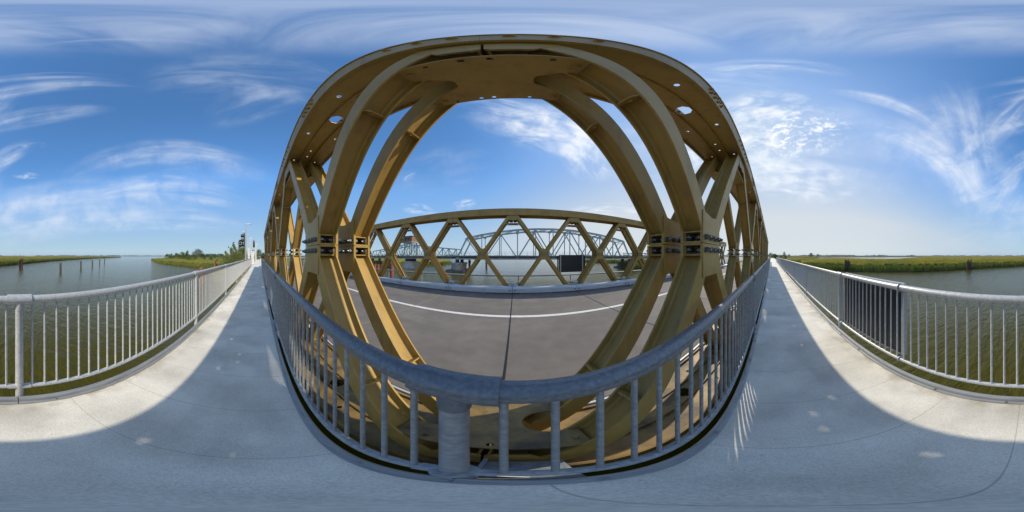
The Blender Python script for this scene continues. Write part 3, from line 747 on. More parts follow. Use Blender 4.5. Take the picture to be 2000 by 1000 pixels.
# ---------------------------------------------------------------- trees, bushes, reeds
def pix(px, py=None, r=None, z=None):
    """place a thing along a viewing direction of the photo at a distance r or down to height z"""
    az = R((px-1000)*.18-YAW)
    if r is None: r = z/tan(R((500-py)*.18))
    return Vector((r*sin(az), r*cos(az), 0))
def leaves(mb, c, rad, n, size, rng, squash=(1, 1, 1)):
    for _ in range(n):
        while True:
            p = Vector((rng.uniform(-1, 1), rng.uniform(-1, 1), rng.uniform(-1, 1)))
            if p.length <= 1 and p.length > rng.random()*.75: break
        q = c+Vector((p.x*rad*squash[0], p.y*rad*squash[1], p.z*rad*squash[2]))
        d = Vector((rng.gauss(0, 1), rng.gauss(0, 1), rng.gauss(0, .8))).normalized(); e = d.orthogonal().normalized()
        s_ = size*rng.uniform(.6, 1.4)
        mb.add([q-d*s_, q+e*s_*.45, q+d*s_, q-e*s_*.45], [(0, 1, 2, 3)])
def tree(name, loc, h, spread, material, label, cat, seed, clumps=26, per=70, leaf=.16, low=.12, columnar=False, group=None, trunk=True):
    rng = random.Random(seed)
    t = thing(name, label, cat, loc, group)
    tm = MB(); top = h*.8
    pts = [Vector((0, 0, -.3))]
    for i in range(1, 6): pts.append(Vector((rng.uniform(-.04, .04)*h, rng.uniform(-.04, .04)*h, top*i/5)))
    for i in range(5): tm.tube(pts[i], pts[i+1], h*.022*(1-i/6), 7, h*.022*(1-(i+1)/6))
    cm = MB()
    for i in range(clumps):
        f = low+(1-low)*rng.random()**.8
        wd = spread*(sin(pi*min(1, (f*.88+.12)))**.6 if not columnar else (1-abs(f-.4)**1.6*1.3))
        a = rng.random()*2*pi; rr_ = wd*sqrt(rng.random())*.85
        c = Vector((rr_*cos(a), rr_*sin(a), h*f*.94))
        cr = spread*rng.uniform(.22, .42)
        b0 = Vector((0, 0, max(.1, c.z-h*.15)))
        if i % 2 == 0: tm.tube(b0, c, h*.007, 5, h*.003)
        leaves(cm, c, cr, per, leaf, rng, (1, 1, 1.5 if columnar else .8))
    build('trunk', tm, BARK, t); build('crown', cm, material, t)
    return t
def patch_land(name, outline, ztop, label_kind, material):
    """flat land with an outline, a little above the water"""
    m = MB(); m.prism([(p.x, p.y) for p in outline], ZWATER-.5, ztop, 'z')
    return structure(name, m, material)
SOIL = mat('marsh_soil', (.07, .065, .03), .95, 0, col2=(.045, .05, .02), vscale=.5, world=True)
def inside(pt, poly):
    c = False; n_ = len(poly)
    for i in range(n_):
        a, b_ = poly[i], poly[(i+1) % n_]
        if (a.y > pt[1]) != (b_.y > pt[1]) and pt[0] < (b_.x-a.x)*(pt[1]-a.y)/(b_.y-a.y)+a.x: c = not c
    return c
def reed_blades(mb, x, y, zb, h, rng, n_=3, wd=.05):
    for _ in range(n_):
        a = rng.random()*2*pi; hh = h*rng.uniform(.75, 1.12); ln = rng.uniform(.05, .3)*hh
        bx, by = x+rng.uniform(-.25, .25), y+rng.uniform(-.25, .25); ca, sa = cos(a), sin(a)
        px_, py_ = -sa*wd, ca*wd; mx_, my_ = bx+ca*ln*.25, by+sa*ln*.25
        mb.add([(bx-px_*.5, by-py_*.5, zb), (bx+px_*.5, by+py_*.5, zb), (mx_+px_, my_+py_, zb+hh*.6), (mx_-px_, my_-py_, zb+hh*.6), (bx+ca*ln, by+sa*ln, zb+hh)],
               [(0, 1, 2, 3), (3, 2, 4)])
def reeds(shore, far, hgt, seed, label, dens, material, depth=14.0, canopy=True, name='reed_bed'):
    """reeds on one land: dense blades along the shore, a rough canopy of reed tops behind"""
    rng = random.Random(seed); mb = MB()
    for i in range(len(shore)-1):
        a, b_ = shore[i], shore[i+1]; L_ = (b_-a).length; d = (b_-a)/L_
        inn = Vector((-d.y, d.x, 0))
        if inn.dot(a) < 0: inn = -inn
        dist = ((a+b_)/2).length; sc = max(1.0, dist/55.0)
        n_ = int(L_*dens/sc)
        for _ in range(n_):
            q = rng.random()**2*depth; p = a+d*rng.random()*L_+inn*(q+rng.gauss(0, .25)*(q < 1.5))
            reed_blades(mb, p.x, p.y, ZWATER-.05, hgt*(1 if q > .8 else rng.uniform(.6, 1)), rng, 3, .045*sc)
    o = build(name, mb, material); tag(o, label, 'reeds', None, 'stuff')
    return o
def canopy(outline_poly, hgt, label, material, cell, seed, rmax):
    """bumpy surface of the reed tops"""
    rng = random.Random(seed); m = MB()
    xs = [p.x for p in outline_poly]; ys = [p.y for p in outline_poly]
    grid = {}
    # polar grid so the cells grow with distance
    r = min(p.length for p in outline_poly); rings = []
    while r < rmax: rings.append(r); r *= 1.028
    na = 520
    for i, r in enumerate(rings):
        for j in range(na):
            az = 2*pi*j/na; x, y = r*sin(az), r*cos(az)
            if inside((x, y), outline_poly): grid[(i, j)] = len(m.v); m.v.append((x, y, ZWATER+hgt*.80+rng.uniform(-.28, .28)))
    for (i, j), a in list(grid.items()):
        b_, c, d = grid.get((i, (j+1) % na)), grid.get((i+1, (j+1) % na)), grid.get((i+1, j))
        if None not in (b_, c, d): m.f.append((a, b_, c, d)); m.sm.append(False)
    o = build('reed_meadow', m, material); tag(o, label, 'reeds', None, 'stuff'); return o
Zs = ZWATER
# big marsh behind the camera: from right (photo x 1545) across the picture's seam to the left (x 233)
shore_px = [(1562, 523), (1600, 526.5), (1640, 529), (1690, 530.6), (1740, 531), (1790, 530.6), (1830, 529.3), (1865, 527.2), (1900, 524.6), (1950, 521.8), (2000, 519.2), (2030, 516.6), (2060, 513.6), (2100, 510), (2140, 507.2), (2180, 504.9), (2215, 503.5), (2236, 502.7)]
shore = [pix(a, b_, z=Zs) for a, b_ in shore_px]
far_ = [pix(a, r=r_) for a, r_ in ((2236, 620), (2200, 1500), (2100, 1700), (2000, 1700), (1900, 1700), (1800, 1500), (1800, 420), (1775, 230), (1750, 165), (1722, 150), (1690, 165), (1655, 205), (1620, 215), (1590, 190), (1560, 120))]
marsh = shore+far_
patch_land('marsh', marsh, ZWATER+.12, None, SOIL)
HR = 2.35
reeds(shore, None, HR, 3, 'tall green reed belt along the water across from the walkway', 80, REED, 42)
def inset(poly_shore, far, k):
    out = []
    for p in poly_shore: out.append(p*(1+k/max(p.length, 1)))
    return out+far
canopy(inset(shore, far_, 3.0), HR, 'yellow green reed meadow stretching away behind the reed belt', REEDTOP, 1, 4, 1700)
# second marsh further right and beyond the ponds
sh2 = [pix(a, b_, z=Zs) for a, b_ in ((1506, 513), (1530, 516), (1555, 517), (1578, 513.5), (1600, 509))]
fr2 = [pix(a, r=r_) for a, r_ in ((1600, 260), (1590, 300), (1540, 330), (1510, 330))]
patch_land('marsh', sh2+fr2, ZWATER+.11, None, SOIL)
reeds(sh2, None, HR, 5, 'green reeds on the small bank just past the right end of the walkway', 22, REED, 14)
canopy(inset(sh2, fr2, 3), HR, 'reed tops on the small bank past the right end of the walkway', REEDTOP, 1, 6, 330)
# strip beyond the ponds out to the far shore
out3 = [pix(a, r=r_) for a, r_ in ((1508, 420), (1560, 480), (1600, 520), (1680, 640), (1760, 760), (1800, 800), (1800, 1600), (1700, 1900), (1600, 1900), (1508, 1500))]
patch_land('marsh', out3, ZWATER+.1, None, SOIL)
canopy(out3, HR, 'distant reed meadow beyond the pale ponds', REEDTOP, 1, 8, 1900)
# left peninsula with bushes and the willow
sh4 = [pix(a, b_, z=Zs) for a, b_ in ((296, 508), (302, 511.5), (310, 514), (321, 516), (333, 517.3), (345, 519), (358, 519.5), (370, 521.5), (385, 523), (400, 523.8), (420, 523.6), (440, 524), (460, 525), (478, 527), (492, 530))]
fr4 = [pix(a, r=r_) for a, r_ in ((494, 40), (494, 60), (494, 320), (460, 420), (400, 420), (340, 330), (312, 240))]
patch_land('marsh', sh4+fr4, ZWATER+.13, None, SOIL)
reeds(sh4, None, 1.9, 9, 'bright green reed belt round the point left of the walkway', 80, REED_BRIGHT, 40)
MEADOW = mat('meadow', (.15, .165, .028), .95, 0, spec=.02, col2=(.24, .19, .045), vscale=.16, world=True, bump=.9, bscale=1.2)
canopy(inset(sh4, fr4, 3), 1.9, 'green and yellow meadow of reeds on the point left of the walkway', MEADOW, 1, 10, 420)
# embankment the road reaches at the left end, and the one at the right end
def bank(x0, x1, y0, y1, zt, name='embankment'):
    m = MB(); m.prism([(x0, ZWATER-.5), (x1, ZWATER-.5), (x1-4*(1 if x1 > x0 else -1)*0, zt), (x0, zt)], y0, y1); return structure(name, m, MEADOW)
bank(-320, -27.2, -8, 14, ZR-.32)
bank(50, 330, -7, 14, ZR-.32)
# land and reeds on the far side, behind the railway bridge
sh5 = [pix(a, b_, z=Zs) for a, b_ in ((560, 521), (640, 522), (700, 522.5), (740, 522), (790, 521.5), (830, 520.5), (860, 518.5), (882, 516))]
fr5 = [pix(a, r=r_) for a, r_ in ((884, 120), (860, 260), (760, 300), (640, 300), (560, 240))]
patch_land('marsh', sh5+fr5, ZWATER+.14, None, SOIL)
reeds(sh5, None, 2.0, 11, 'yellow green reeds on the bank behind the swing bridge', 20, REED, 16)
canopy(inset(sh5, fr5, 3), 2.0, 'reed meadow on the bank behind the swing bridge', MEADOW, 1, 12, 300)
sh6 = [pix(a, b_, z=Zs) for a, b_ in ((1130, 512.5), (1160, 513.6), (1190, 514), (1215, 514), (1250, 514), (1300, 514))]
fr6 = [pix(a, r=r_) for a, r_ in ((1300, 240), (1220, 240), (1150, 200), (1130, 160))]
patch_land('marsh', sh6+fr6, ZWATER+.12, None, SOIL)
reeds(sh6, None, 2.2, 13, 'dark green reeds on the far bank under the right end of the railway bridge', 20, REED, 14)
canopy(inset(sh6, fr6, 3), 2.2, 'reed tops on the far bank under the right end of the railway bridge', MEADOW, 1, 14, 240)
sh7 = [pix(a, b_, z=Zs) for a, b_ in ((1206, 522), (1215, 524.5), (1235, 525.5), (1255, 525), (1275, 522))]
fr7 = [pix(a, r=r_) for a, r_ in ((1275, 75), (1240, 74), (1212, 70))]
patch_land('islet', sh7+fr7, ZWATER+.2, None, SOIL)
reeds(sh7, None, 2.4, 15, 'low green islet of reeds in the water right of the railway bridge pier', 40, REED, 8)

# trees
TL = thing
def at(px, r, z=ZWATER+.1): p = pix(px, r=r); return (p.x, p.y, z)
def willow():
    rng = random.Random(77); x, y, z = at(457, 64); t = thing('willow_tree', 'tall ragged grey green willow beside the left end of the walkway', 'tree', (x, y, z))
    side = Vector((y, -x, 0)).normalized(); tm, cm = MB(), MB()
    for off, h, w_ in ((-2.6, 6.2, 1.2), (-1.5, 8.0, 1.15), (-.5, 10.0, 1.0), (.4, 8.6, 1.1), (1.3, 9.3, 1.0), (2.4, 7.2, 1.2), (.2, 6.0, 2.0), (3.3, 5.2, 1.1), (-3.3, 4.4, 1.1)):
        b = side*off*.45; top = side*off+Vector((rng.uniform(-1, 1), rng.uniform(-1, 1), h*.95))
        tm.tube((b.x, b.y, -.3), (b.x*.6+top.x*.4, b.y*.6+top.y*.4, h*.45), .16, 7, .09); tm.tube((b.x*.6+top.x*.4, b.y*.6+top.y*.4, h*.45), top, .09, 6, .02)
        for i in range(17):
            f = i/16; c = b.lerp(top, .12+.88*f)+Vector((rng.gauss(0, .35), rng.gauss(0, .35), 0)); c.z = h*(.06+.92*f)
            r_ = w_*(1.05-.8*f**1.5)*rng.uniform(.7, 1.15)
            leaves(cm, c, r_*1.15, int(120*(1-.4*f)), .17, rng, (1, 1, 1.25))
    build('trunk', tm, BARK, t); build('crown', cm, WILLOW, t)
willow()
tree('tree', at(474, 80), 8.4, 3.4, BUSH, 'round dark green tree just right of the tall willow', 'tree', 22, 44, 150, .16, .12)
tree('bush', at(443, 60), 5.2, 2.6, WILLOW, 'pale willow bush at the left foot of the tall willow', 'bush', 23, 20, 110, .12, .05)
tree('bush', at(411, 110), 4.6, 2.0, BUSH, 'lone round bush in the meadow left of the willow', 'bush', 24, 18, 90, .16, .04)
tree('bush', at(400, 118), 3.4, 1.3, BUSH, 'small low bush beside the lone round bush in the meadow', 'bush', 25, 12, 70, .16, .04)
tree('tree', at(387, 190), 12.0, 8.4, DARKLEAF, 'broad flat topped tree on the point, widest of the trees there', 'tree', 26, 40, 90, .3, .25)
tree('tree', at(366, 190), 10.8, 3.8, DARKLEAF, 'slim dark tree just left of the broad flat topped tree', 'tree', 27, 22, 80, .28, .15)
tree('tree', at(356, 190), 9.8, 5.8, BUSH, 'mid green round tree on the point, second from the slim dark tree', 'tree', 28, 28, 80, .28, .1)
tree('bush', at(345, 190), 8.0, 4.8, DARKLEAF, 'dark bush leading the trees towards the tip of the point', 'bush', 29, 22, 70, .28, .06)
tree('bush', at(335, 200), 7.2, 3.8, DARKLEAF, 'small dark bush next to the last one on the tip of the point', 'bush', 30, 16, 70, .28, .06)
tree('bush', at(326, 210), 7.0, 4.4, DARKLEAF, 'last dark bush out on the tip of the point', 'bush', 31, 18, 70, .3, .06)
tree('bush', at(371, 120), 5.2, 4.2, BUSH, 'wide bush in front of the trees on the point', 'bush', 32, 24, 80, .2, .04)
for i, (px, r_, h_, sp, mt_, lb) in enumerate((
  (350, 165, 6.4, 5.0, BUSH, 'broad low scrub in front of the round tree on the point'),
  (361, 150, 5.6, 4.2, DARKLEAF, 'low dark scrub just left of the wide bush on the point'),
  (379, 150, 5.8, 4.6, BUSH, 'low scrub under the left edge of the broad flat topped tree'),
  (396, 170, 6.6, 4.8, DARKLEAF, 'dark scrub under the right edge of the broad flat topped tree'),
  (406, 185, 6.4, 5.0, DARKLEAF, 'scrub strip right of the broad flat topped tree, behind the lone bush'),
  (420, 190, 6.4, 6.0, DARKLEAF, 'long low scrub between the lone bush and the willow'),
  (434, 150, 5.8, 5.0, BUSH, 'green scrub close behind the left side of the willow'),
  (424, 90, 3.2, 1.8, WILLOW, 'small pale bush in the meadow in front of the long low scrub'),
  (331, 185, 6.0, 3.8, BUSH, 'green scrub between the last two dark bushes on the tip of the point'))):
    tree('bush', at(px, r_), h_, sp, mt_, lb, 'bush', 60+i, 22, 80, .24 if r_ > 100 else .14, .04)
tree('tree', at(506, 120), 9.5, 4.2, BUSH, 'green tree behind the white post at the left end of the walkway', 'tree', 33, 34, 90, .2, .1)
tree('bush', at(514, 95), 6.2, 2.6, leafmat('yellow_leaf', (.12, .11, .02), (.08, .10, .02)), 'yellowish bush at the left end of the bridge behind the truss', 'bush', 34, 22, 90, .18, .05)
tree('tree', at(722, 190), 9.6, 4.0, DARKLEAF, 'dark tree behind the left end of the swing bridge', 'tree', 35, 26, 80, .28, .1)
tree('tree', at(1506, 260), 10.5, 4.2, DARKLEAF, 'dark tree at the right end of the walkway', 'tree', 36, 26, 80, .3, .1)
tree('bush', at(1513, 120), 5.6, 3.4, leafmat('lime_leaf', (.11, .13, .02), (.07, .10, .02)), 'lime green bush at the right end of the walkway', 'bush', 37, 26, 90, .2, .05)
tree('bush', at(1525, 130), 5.0, 2.6, BUSH, 'green bush right of the lime green one at the walkway end', 'bush', 38, 20, 80, .2, .05)
tree('tree', at(1532, 330), 13.0, 4.2, DARKLEAF, 'tall dark tree standing over the bushes at the right end', 'tree', 39, 26, 70, .35, .1)
tree('bush', at(1535, 125), 4.4, 2.4, BUSH, 'low bush furthest right of the bushes at the walkway end', 'bush', 40, 18, 80, .2, .05)
tree('tree', at(1584, 620), 15.0, 9.0, DARKLEAF, 'round dark clump of trees alone in the far meadow', 'tree', 41, 34, 60, .7, .06)
tree('tree', at(1597, 800), 13.5, 8.0, DARKLEAF, 'lower dark clump right of the round one in the far meadow', 'tree', 42, 30, 50, .8, .06)
tree('tree', at(1541, 700), 13.0, 6.0, DARKLEAF, 'small dark far tree left of the round clump in the meadow', 'tree', 43, 26, 50, .7, .06)

# far shore woods
def far_wood(a0, a1, r, h, seed, label):
    rng = random.Random(seed); m = MB(); n_ = int(abs(a1-a0)*2.2); pts = []
    hh = h
    for i in range(n_+1):
        px = a0+(a1-a0)*i/n_; f = min(1, i/8, (n_-i)/8)
        hh += rng.gauss(0, h*.16); hh = max(h*.55, min(h*1.35, hh))
        pts.append((pix(px, r=r), max(.8, hh*(.35+.65*f))))
    vs = []; fs = []
    for p, z in pts:
        q = p*1.03
        vs += [(p.x, p.y, ZWATER), (p.x*1.004, p.y*1.004, ZWATER+z*.85), (q.x, q.y, ZWATER+z), (q.x*1.02, q.y*1.02, ZWATER)]
    for i in range(len(pts)-1):
        a = 4*i
        for k in range(3): fs.append((a+k, a+4+k, a+5+k, a+1+k))
    m.add(vs, fs)
    o = build('distant_woods', m, FARW); tag(o, label, 'wood', None, 'stuff')
far_wood(1508, 1790, 1900, 14.5, 1, 'far dark line of woods on the horizon behind the right marsh')
far_wood(1780, 2010, 2600, 14, 2, 'thin far line of woods on the horizon behind the camera')
far_wood(1995, 2050, 3000, 11, 3, 'faint low woods on the horizon left of the picture seam')
far_wood(2068, 2240, 3000, 16, 4, 'blue low wooded shore on the horizon over the left marsh')
far_wood(230, 330, 3600, 15, 5, 'blue low wooded shore across the open water on the left')
far_wood(330, 500, 700, 11, 6, 'dark belt of woods behind the point on the left')
far_wood(870, 1160, 2600, 12, 7, 'blue wooded shore across the lagoon behind the railway bridge')
far_wood(1130, 1505, 1500, 13, 8, 'dark belt of woods beyond the right end of the railway bridge')
far_wood(520, 900, 900, 10, 9, 'woods on the horizon behind the swing bridge')

# ---------------------------------------------------------------- piles in the water
def pile_single(loc, h, r, mt, label, group):
    t = thing('mooring_pile', label, 'pile', loc, group)
    m = MB(); m.tube((0, 0, -1), (0, 0, h), r, 14, r*.97); build('shaft', m, mt, t)
    return t
GP = 'row of piles in the open water'
LB = ['nearest and tallest pile of the row in the open water', 'second pile of the row in the open water, counted from the near end', 'third pile of the row in the open water, middle of the five', 'fourth pile of the row in the open water', 'farthest and smallest pile of the row in the open water']
for i, (px, ytop, ybase, w_) in enumerate(((117.5, 513, 532, 5.6), (157.5, 509.8, 525, 4.2), (180, 507.8, 518.8, 3.4), (194.3, 506.5, 515.5, 3.0), (203.7, 505.5, 512.8, 2.6))):
    p = pix(px, ybase, z=ZWATER); r_ = p.length
    h = ZWATER*-1 - r_*tan(R((ytop-500)*.18)); wd = r_*tan(R(w_*.18))
    t = thing('mooring_pile', LB[i], 'pile', (p.x, p.y, ZWATER), GP)
    m = MB(); m.tube((-wd*.22, 0, -1), (-wd*.22, 0, h), wd*.30, 12); m.tube((wd*.24, wd*.05, -1), (wd*.24, wd*.05, h*.985), wd*.26, 12); build('shaft', m, PILE, t)
    build('fender', MB().tube((-wd*.25, -wd*.30, h*.30), (-wd*.25, -wd*.30, h*.66), wd*.14, 8), bpy.data.materials['grey_timber_pile'], t)
def dolphin(px, ybase, ytops, wpx, label, mt):
    p = pix(px, ybase, z=ZWATER); r_ = p.length
    t = thing('dolphin', label, 'dolphin', (p.x, p.y, ZWATER), None, -R((px-1000)*.18-YAW))
    wd = r_*tan(R(wpx*.18)); n_ = len(ytops)
    for i, yt in enumerate(ytops):
        h = -ZWATER - r_*tan(R((yt-500)*.18)); x = wd*((i+.5)/n_-.5)
        build('pile', MB().tube((x, .25*(i % 2), -1), (x, .25*(i % 2), h), wd/n_*.46, 12), mt, t)
    build('waling', MB().box(-wd*.45, wd*.45, -wd/n_*.6, -wd/n_*.45, 1.2, 1.5), RUST, t)
    return t
dolphin(40.5, 524.5, (507.5, 505.5, 504.5), 8.5, 'brown cluster of three mooring piles by the left reed bank', RUST)
dolphin(1655, 529.5, (506.8, 509, 507, 510), 11, 'dark cluster of four mooring piles in front of the right reeds', mat('dark_pile', (.035, .022, .018), .85, 0, col2=(.06, .035, .025), vscale=4))
dolphin(1893, 527, (509, 506.8, 511, 506.5), 10, 'reddish brown cluster of mooring piles by the reeds behind the camera', RUST)
# orange steel fender frames seen through the left railing
def fender(px, r, ztop, wd, label):
    p = pix(px, r=r); t = thing('fender_frame', label, 'fender frame', (p.x, p.y, ZWATER), 'orange fender frames beside the left end of the bridge')
    H = ztop-ZWATER
    for s_ in (-1, 0, 1): build('pile', MB().tube((s_*wd*.36, 0, -1), (s_*wd*.36, 0, H), wd*.15, 12), ORANGE, t)
    build('cap', MB().box(-wd*.55, wd*.55, -.25, .25, H, H+.16), ORANGE, t)
    return t
fender(394.5, 26, -2.05, 1.0, 'nearer orange steel fender frame, seen through the left railing')
fender(419.5, 37, -1.35, .95, 'farther orange steel fender frame, beyond the left railing')
p0, p1 = pix(394.5, r=26), pix(445, r=40)
o = build('fender_beam', MB().beam((p0.x+.5, p0.y-.3, -3.6), (p1.x, p1.y, -3.6), .35, .4), ORANGE); tag(o, 'orange waling beam lying between the fender frames', 'beam')

# ---------------------------------------------------------------- things at the left end of the walkway
def lampost(x, y, h, label):
    t = thing('street_lamp', label, 'street lamp', (x, y, ZW-.5), None, R(80))
    build('pole', MB().tube((0, 0, 0), (0, 0, h), .09, 12, .055), GALV_DULL, t)
    hd = MB(); hd.prism([(-.05, h+.02), (.1, h+.12), (.75, h+.14), (.98, h+.04), (.9, h-.03), (.05, h-.05)], -.16, .16); build('lamp_head', hd, WHITE, t)
    return t
lampost(-28.5, -2.35, 7.75, 'grey street lamp with a white head at the left end of the walkway')
# ship signal: three lamps one above the other and a big octagon board
t = thing('ship_signal', 'black ship signal with stacked hooded lamps and an octagonal board, on a grey mast', 'signal', (-28, -2.55, ZW-.5))
build('mast', MB().tube((0, .1, 0), (0, .1, 6.3), .06, 10), GALV_DULL, t)
hs = MB(); hs.box(-.20, .20, -.15, .05, 3.65, 6.1); build('housing', hs, BLACK, t)
vm = MB(); vm.tube((0, -.15, 0), (0, -.62, .06), .29, 14, .31, caps=False); vm.tube((0, -.15, 0), (0, -.16, 0), .28, 14); vme = vm.mesh('hood', BLACK)
lm = MB().tube((0, -.165, 0), (0, -.19, 0), .22, 14).mesh('lens', LENS)
for z in (4.05, 4.85, 5.62):
    hd = link('hood', vme, t, (0, 0, z)); link('lens', lm, hd)
om = MB(); oc = [(.58*cos(pi/8+k*pi/4), .70*sin(pi/8+k*pi/4)) for k in range(8)]
om.prism(oc, -.035, .035); ob = build('octagon_board', om, BLACK, t); ob.location = (.05, -.72, 4.32); ob.rotation_euler = (0, 0, R(52))
fm = MB(); fm.box(-.34, .34, -.11, -.06, .20, .26); fm.box(-.34, .34, -.11, -.06, -.26, -.20); fm.box(-.34, -.28, -.11, -.06, -.20, .20); fm.box(.28, .34, -.11, -.06, -.20, .20); build('lamp_frame', fm, GALV, ob)
fm = MB(); fm.box(-.04, .04, -.68, 0.1, 4.28, 4.36); build('bracket', fm, GALV_DULL, t)
cm_ = MB(); cm_.tube((0, -.3, 6.32), (.0, -.05, 6.36), .11, 10); build('camera', cm_, WHITE, t)
# traffic light on a cantilever mast
t = thing('traffic_light', 'traffic light with a red lens hanging from a thin white mast arm', 'traffic light', (-29.5, -1.75, ZW-.5))
m_ = MB(); m_.tube((0, 0, 0), (0, 0, 5.3), .06, 10); m_.tube((0, 0, 5.0), (0, .85, 5.0), .035, 8); m_.tube((0, 0, 4.35), (0, .75, 4.35), .03, 8); build('mast', m_, WHITE, t)
m_ = MB(); m_.box(-.12, .12, .58, .92, 3.7, 4.72); m_.box(-.14, .14, .66, .84, 4.722, 5.02); build('housing', m_, BLACK, t)
for i, z in enumerate((4.5, 4.2, 3.9)):
    build('lens', MB().tube((.12, .75, z), (.17, .75, z), .125, 12), REDLENS if i == 0 else LENS, t)
build('floodlight', MB().box(-.1, .1, .05, .32, 5.25, 5.5), WHITE, t)
def cabinet(x, y, w_, d_, h, label):
    t = thing('control_cabinet', label, 'cabinet', (x, y, ZW-.02), 'white cabinets at the left end of the walkway')
    b = MB().box(-w_/2, w_/2, -d_/2, d_/2, .12, h); b.box(-w_/2-.04, w_/2+.04, -d_/2-.04, d_/2+.04, h, h+.06); build('body', b, WHITE, t)
    build('plinth', MB().box(-w_/2+.03, w_/2-.03, -d_/2+.03, d_/2-.03, 0, .12), GALV_DULL, t)
    dr = MB().box(w_/2, w_/2+.015, -d_/2+.05, d_/2-.05, .2, h-.08); dd = build('door', dr, WHITE, t)
    build('handle', MB().box(w_/2+.015, w_/2+.04, d_/2-.16, d_/2-.12, h*.5, h*.5+.16), BLACK, dd)
    return t
cabinet(-27.6, -1.80, .5, .36, 3.05, 'tall white cabinet at the left rail end, nearest the water')
cabinet(-30.5, -1.25, .6, .6, 2.75, 'shorter white cabinet behind the tall one at the left rail end')
t = thing('barrier_post', 'red and white striped barrier post at the left end of the outer railing', 'barrier', (-26.7, -1.42, ZW))
for i in range(5): build('stripe', MB().box(-.05, .05, -.05, .05, .1+i*.26, .1+(i+1)*.26-.002), RED if i % 2 == 0 else WHITE, t)
build('foot', MB().box(-.14, .14, -.14, .14, 0, .1), GALV_DULL, t)
t = thing('lamp_bollard', 'tall white post with a short arm at the far left end of the path', 'post', (-38, -.85, ZW))
build('post', MB().tube((0, 0, 0), (0, 0, 4.35), .17, 12), WHITE, t)
build('lamp_head', MB().box(-.1, .1, -.05, .62, 4.33, 4.47), WHITE, t)
t = thing('bollard', 'short white bollard at the end of the inner railing on the left', 'bollard', (-36, .25, ZW))
build('post', MB().tube((0, 0, 0), (0, 0, 1.05), .14, 12), WHITE, t); build('cap', MB().tube((0, 0, 1.05), (0, 0, 1.10), .16, 12, .08), WHITE, t)
t = thing('railing', 'grey handrail of the path past the left end of the walkway', 'railing', (-27.5, -1.45, ZW))
build('handrail', MB().tube((0, 0, 1.15), (-14, .0, 1.15), .04, 10), GALV_DULL, t); build('rail', MB().tube((0, 0, .65), (-14, 0, .65), .03, 10), GALV_DULL, t)
pm_ = MB().tube((0, 0, 0), (0, 0, 1.15), .035, 10).mesh('post', GALV_DULL)
for i in range(8): link('post', pm_, t, (-i*2, 0, 0))
t = thing('barrier_post', 'red and white marker post at the right end of the walkway', 'marker post', (47, -2.0, ZW))
for i in range(4): build('stripe', MB().box(-.06, .06, -.06, .06, .1+i*.25, .1+(i+1)*.25-.002), RED if i % 2 == 0 else WHITE, t)
build('foot', MB().box(-.14, .14, -.14, .14, 0, .1), GALV_DULL, t)

lampost(-31, 9.3, 7.2, 'second street lamp, across the road at the left end of the bridge')
t = thing('barrier_gate', 'barrier machine with a raised red and white arm across the road, beyond the truss', 'barrier gate', (-29.2, 8.9, ZR-.02))
build('housing', MB().box(-.25, .25, -.25, .25, 0, 1.15), WHITE, t)
for i in range(6): build('arm', MB().box(-.03, .03, -.05, .05, 1.0+i*.6, 1.0+(i+1)*.6-.003), RED if i % 2 else WHITE, t)
build('counterweight', MB().box(.04, .2, -.12, .12, .75, 1.05), BLACK, t)
t = thing('control_cabinet', 'dark grey cabinet by the road at the left end, behind the barrier machine', 'cabinet', (-31.5, 8.4, ZR-.02), 'cabinets at the left end of the bridge')
build('body', MB().box(-.4, .4, -.7, .7, .1, 1.25), SLATE, t); build('roof', MB().box(-.45, .45, -.75, .75, 1.25, 1.33), BLACK, t)
# old railway bridge
YB = 45.0; DB = 5.2
t = thing('railway_bridge', 'grey green steel railway bridge with a curved top, spanning the water behind the far truss', 'railway bridge', (0, YB, 0))
XM = 10.6; HALF = 27.4
def topz(x): u = (x-XM)/24.4; return 5.15+2.5*(1-u*u)
tops = [XM-24.4, XM-15, XM-10, XM-5, XM, XM+5, XM+10, XM+15, XM+24.4]
tops = [XM-24.4, XM-20, XM-15, XM-10, XM-5, XM, XM+5, XM+10, XM+15, XM+20, XM+24.4]
bots = [XM-HALF, XM-20, XM-10, XM, XM+10, XM+20, XM+HALF]
zb_ = -.75
for y in (0, DB):
    m = MB(); m.box(XM-HALF-.4, XM+HALF+.4, y-.2, y+.2, zb_-.28, zb_+.12); build('bottom_chord', m, RAILBR, t)
    for i in range(len(tops)-1):
        build('top_chord', MB().beam((tops[i], y, topz(tops[i])), (tops[i+1], y, topz(tops[i+1])), .42, .48), RAILBR, t)
    for i, x in enumerate(tops):
        if abs(x-XM) < 24: build('vertical', MB().box(x-.11, x+.11, y-.14, y+.14, zb_, topz(x)-.2), RAILBR, t)
        g_ = MB(); g_.prism([(x-.6, topz(x)-.05), (x-.35, topz(x)-.55), (x+.35, topz(x)-.55), (x+.6, topz(x)-.05)], y-.225, y-.205); build('gusset', g_, RAILBR, t)
    for s_ in (-1, 1): build('end_post', MB().beam((XM+s_*HALF, y, zb_), (XM+s_*24.4, y, topz(XM+24.4)), .42, .4), RAILBR, t)
    dg = [(-20, -24.4), (-20, -15), (-10, -15), (-10, -5), (0, -5), (0, 5), (10, 5), (10, 15), (20, 15), (20, 24.4)]
    for a, b_ in dg: build('diagonal', MB().beam((XM+a, y, zb_), (XM+b_, y, topz(XM+b_)-.2), .26, .28), RAILBR, t)
for x in tops:
    build('cross_beam', MB().box(x-.12, x+.12, .2, DB-.2, topz(x)-.15, topz(x)+.12), RAILBR, t)
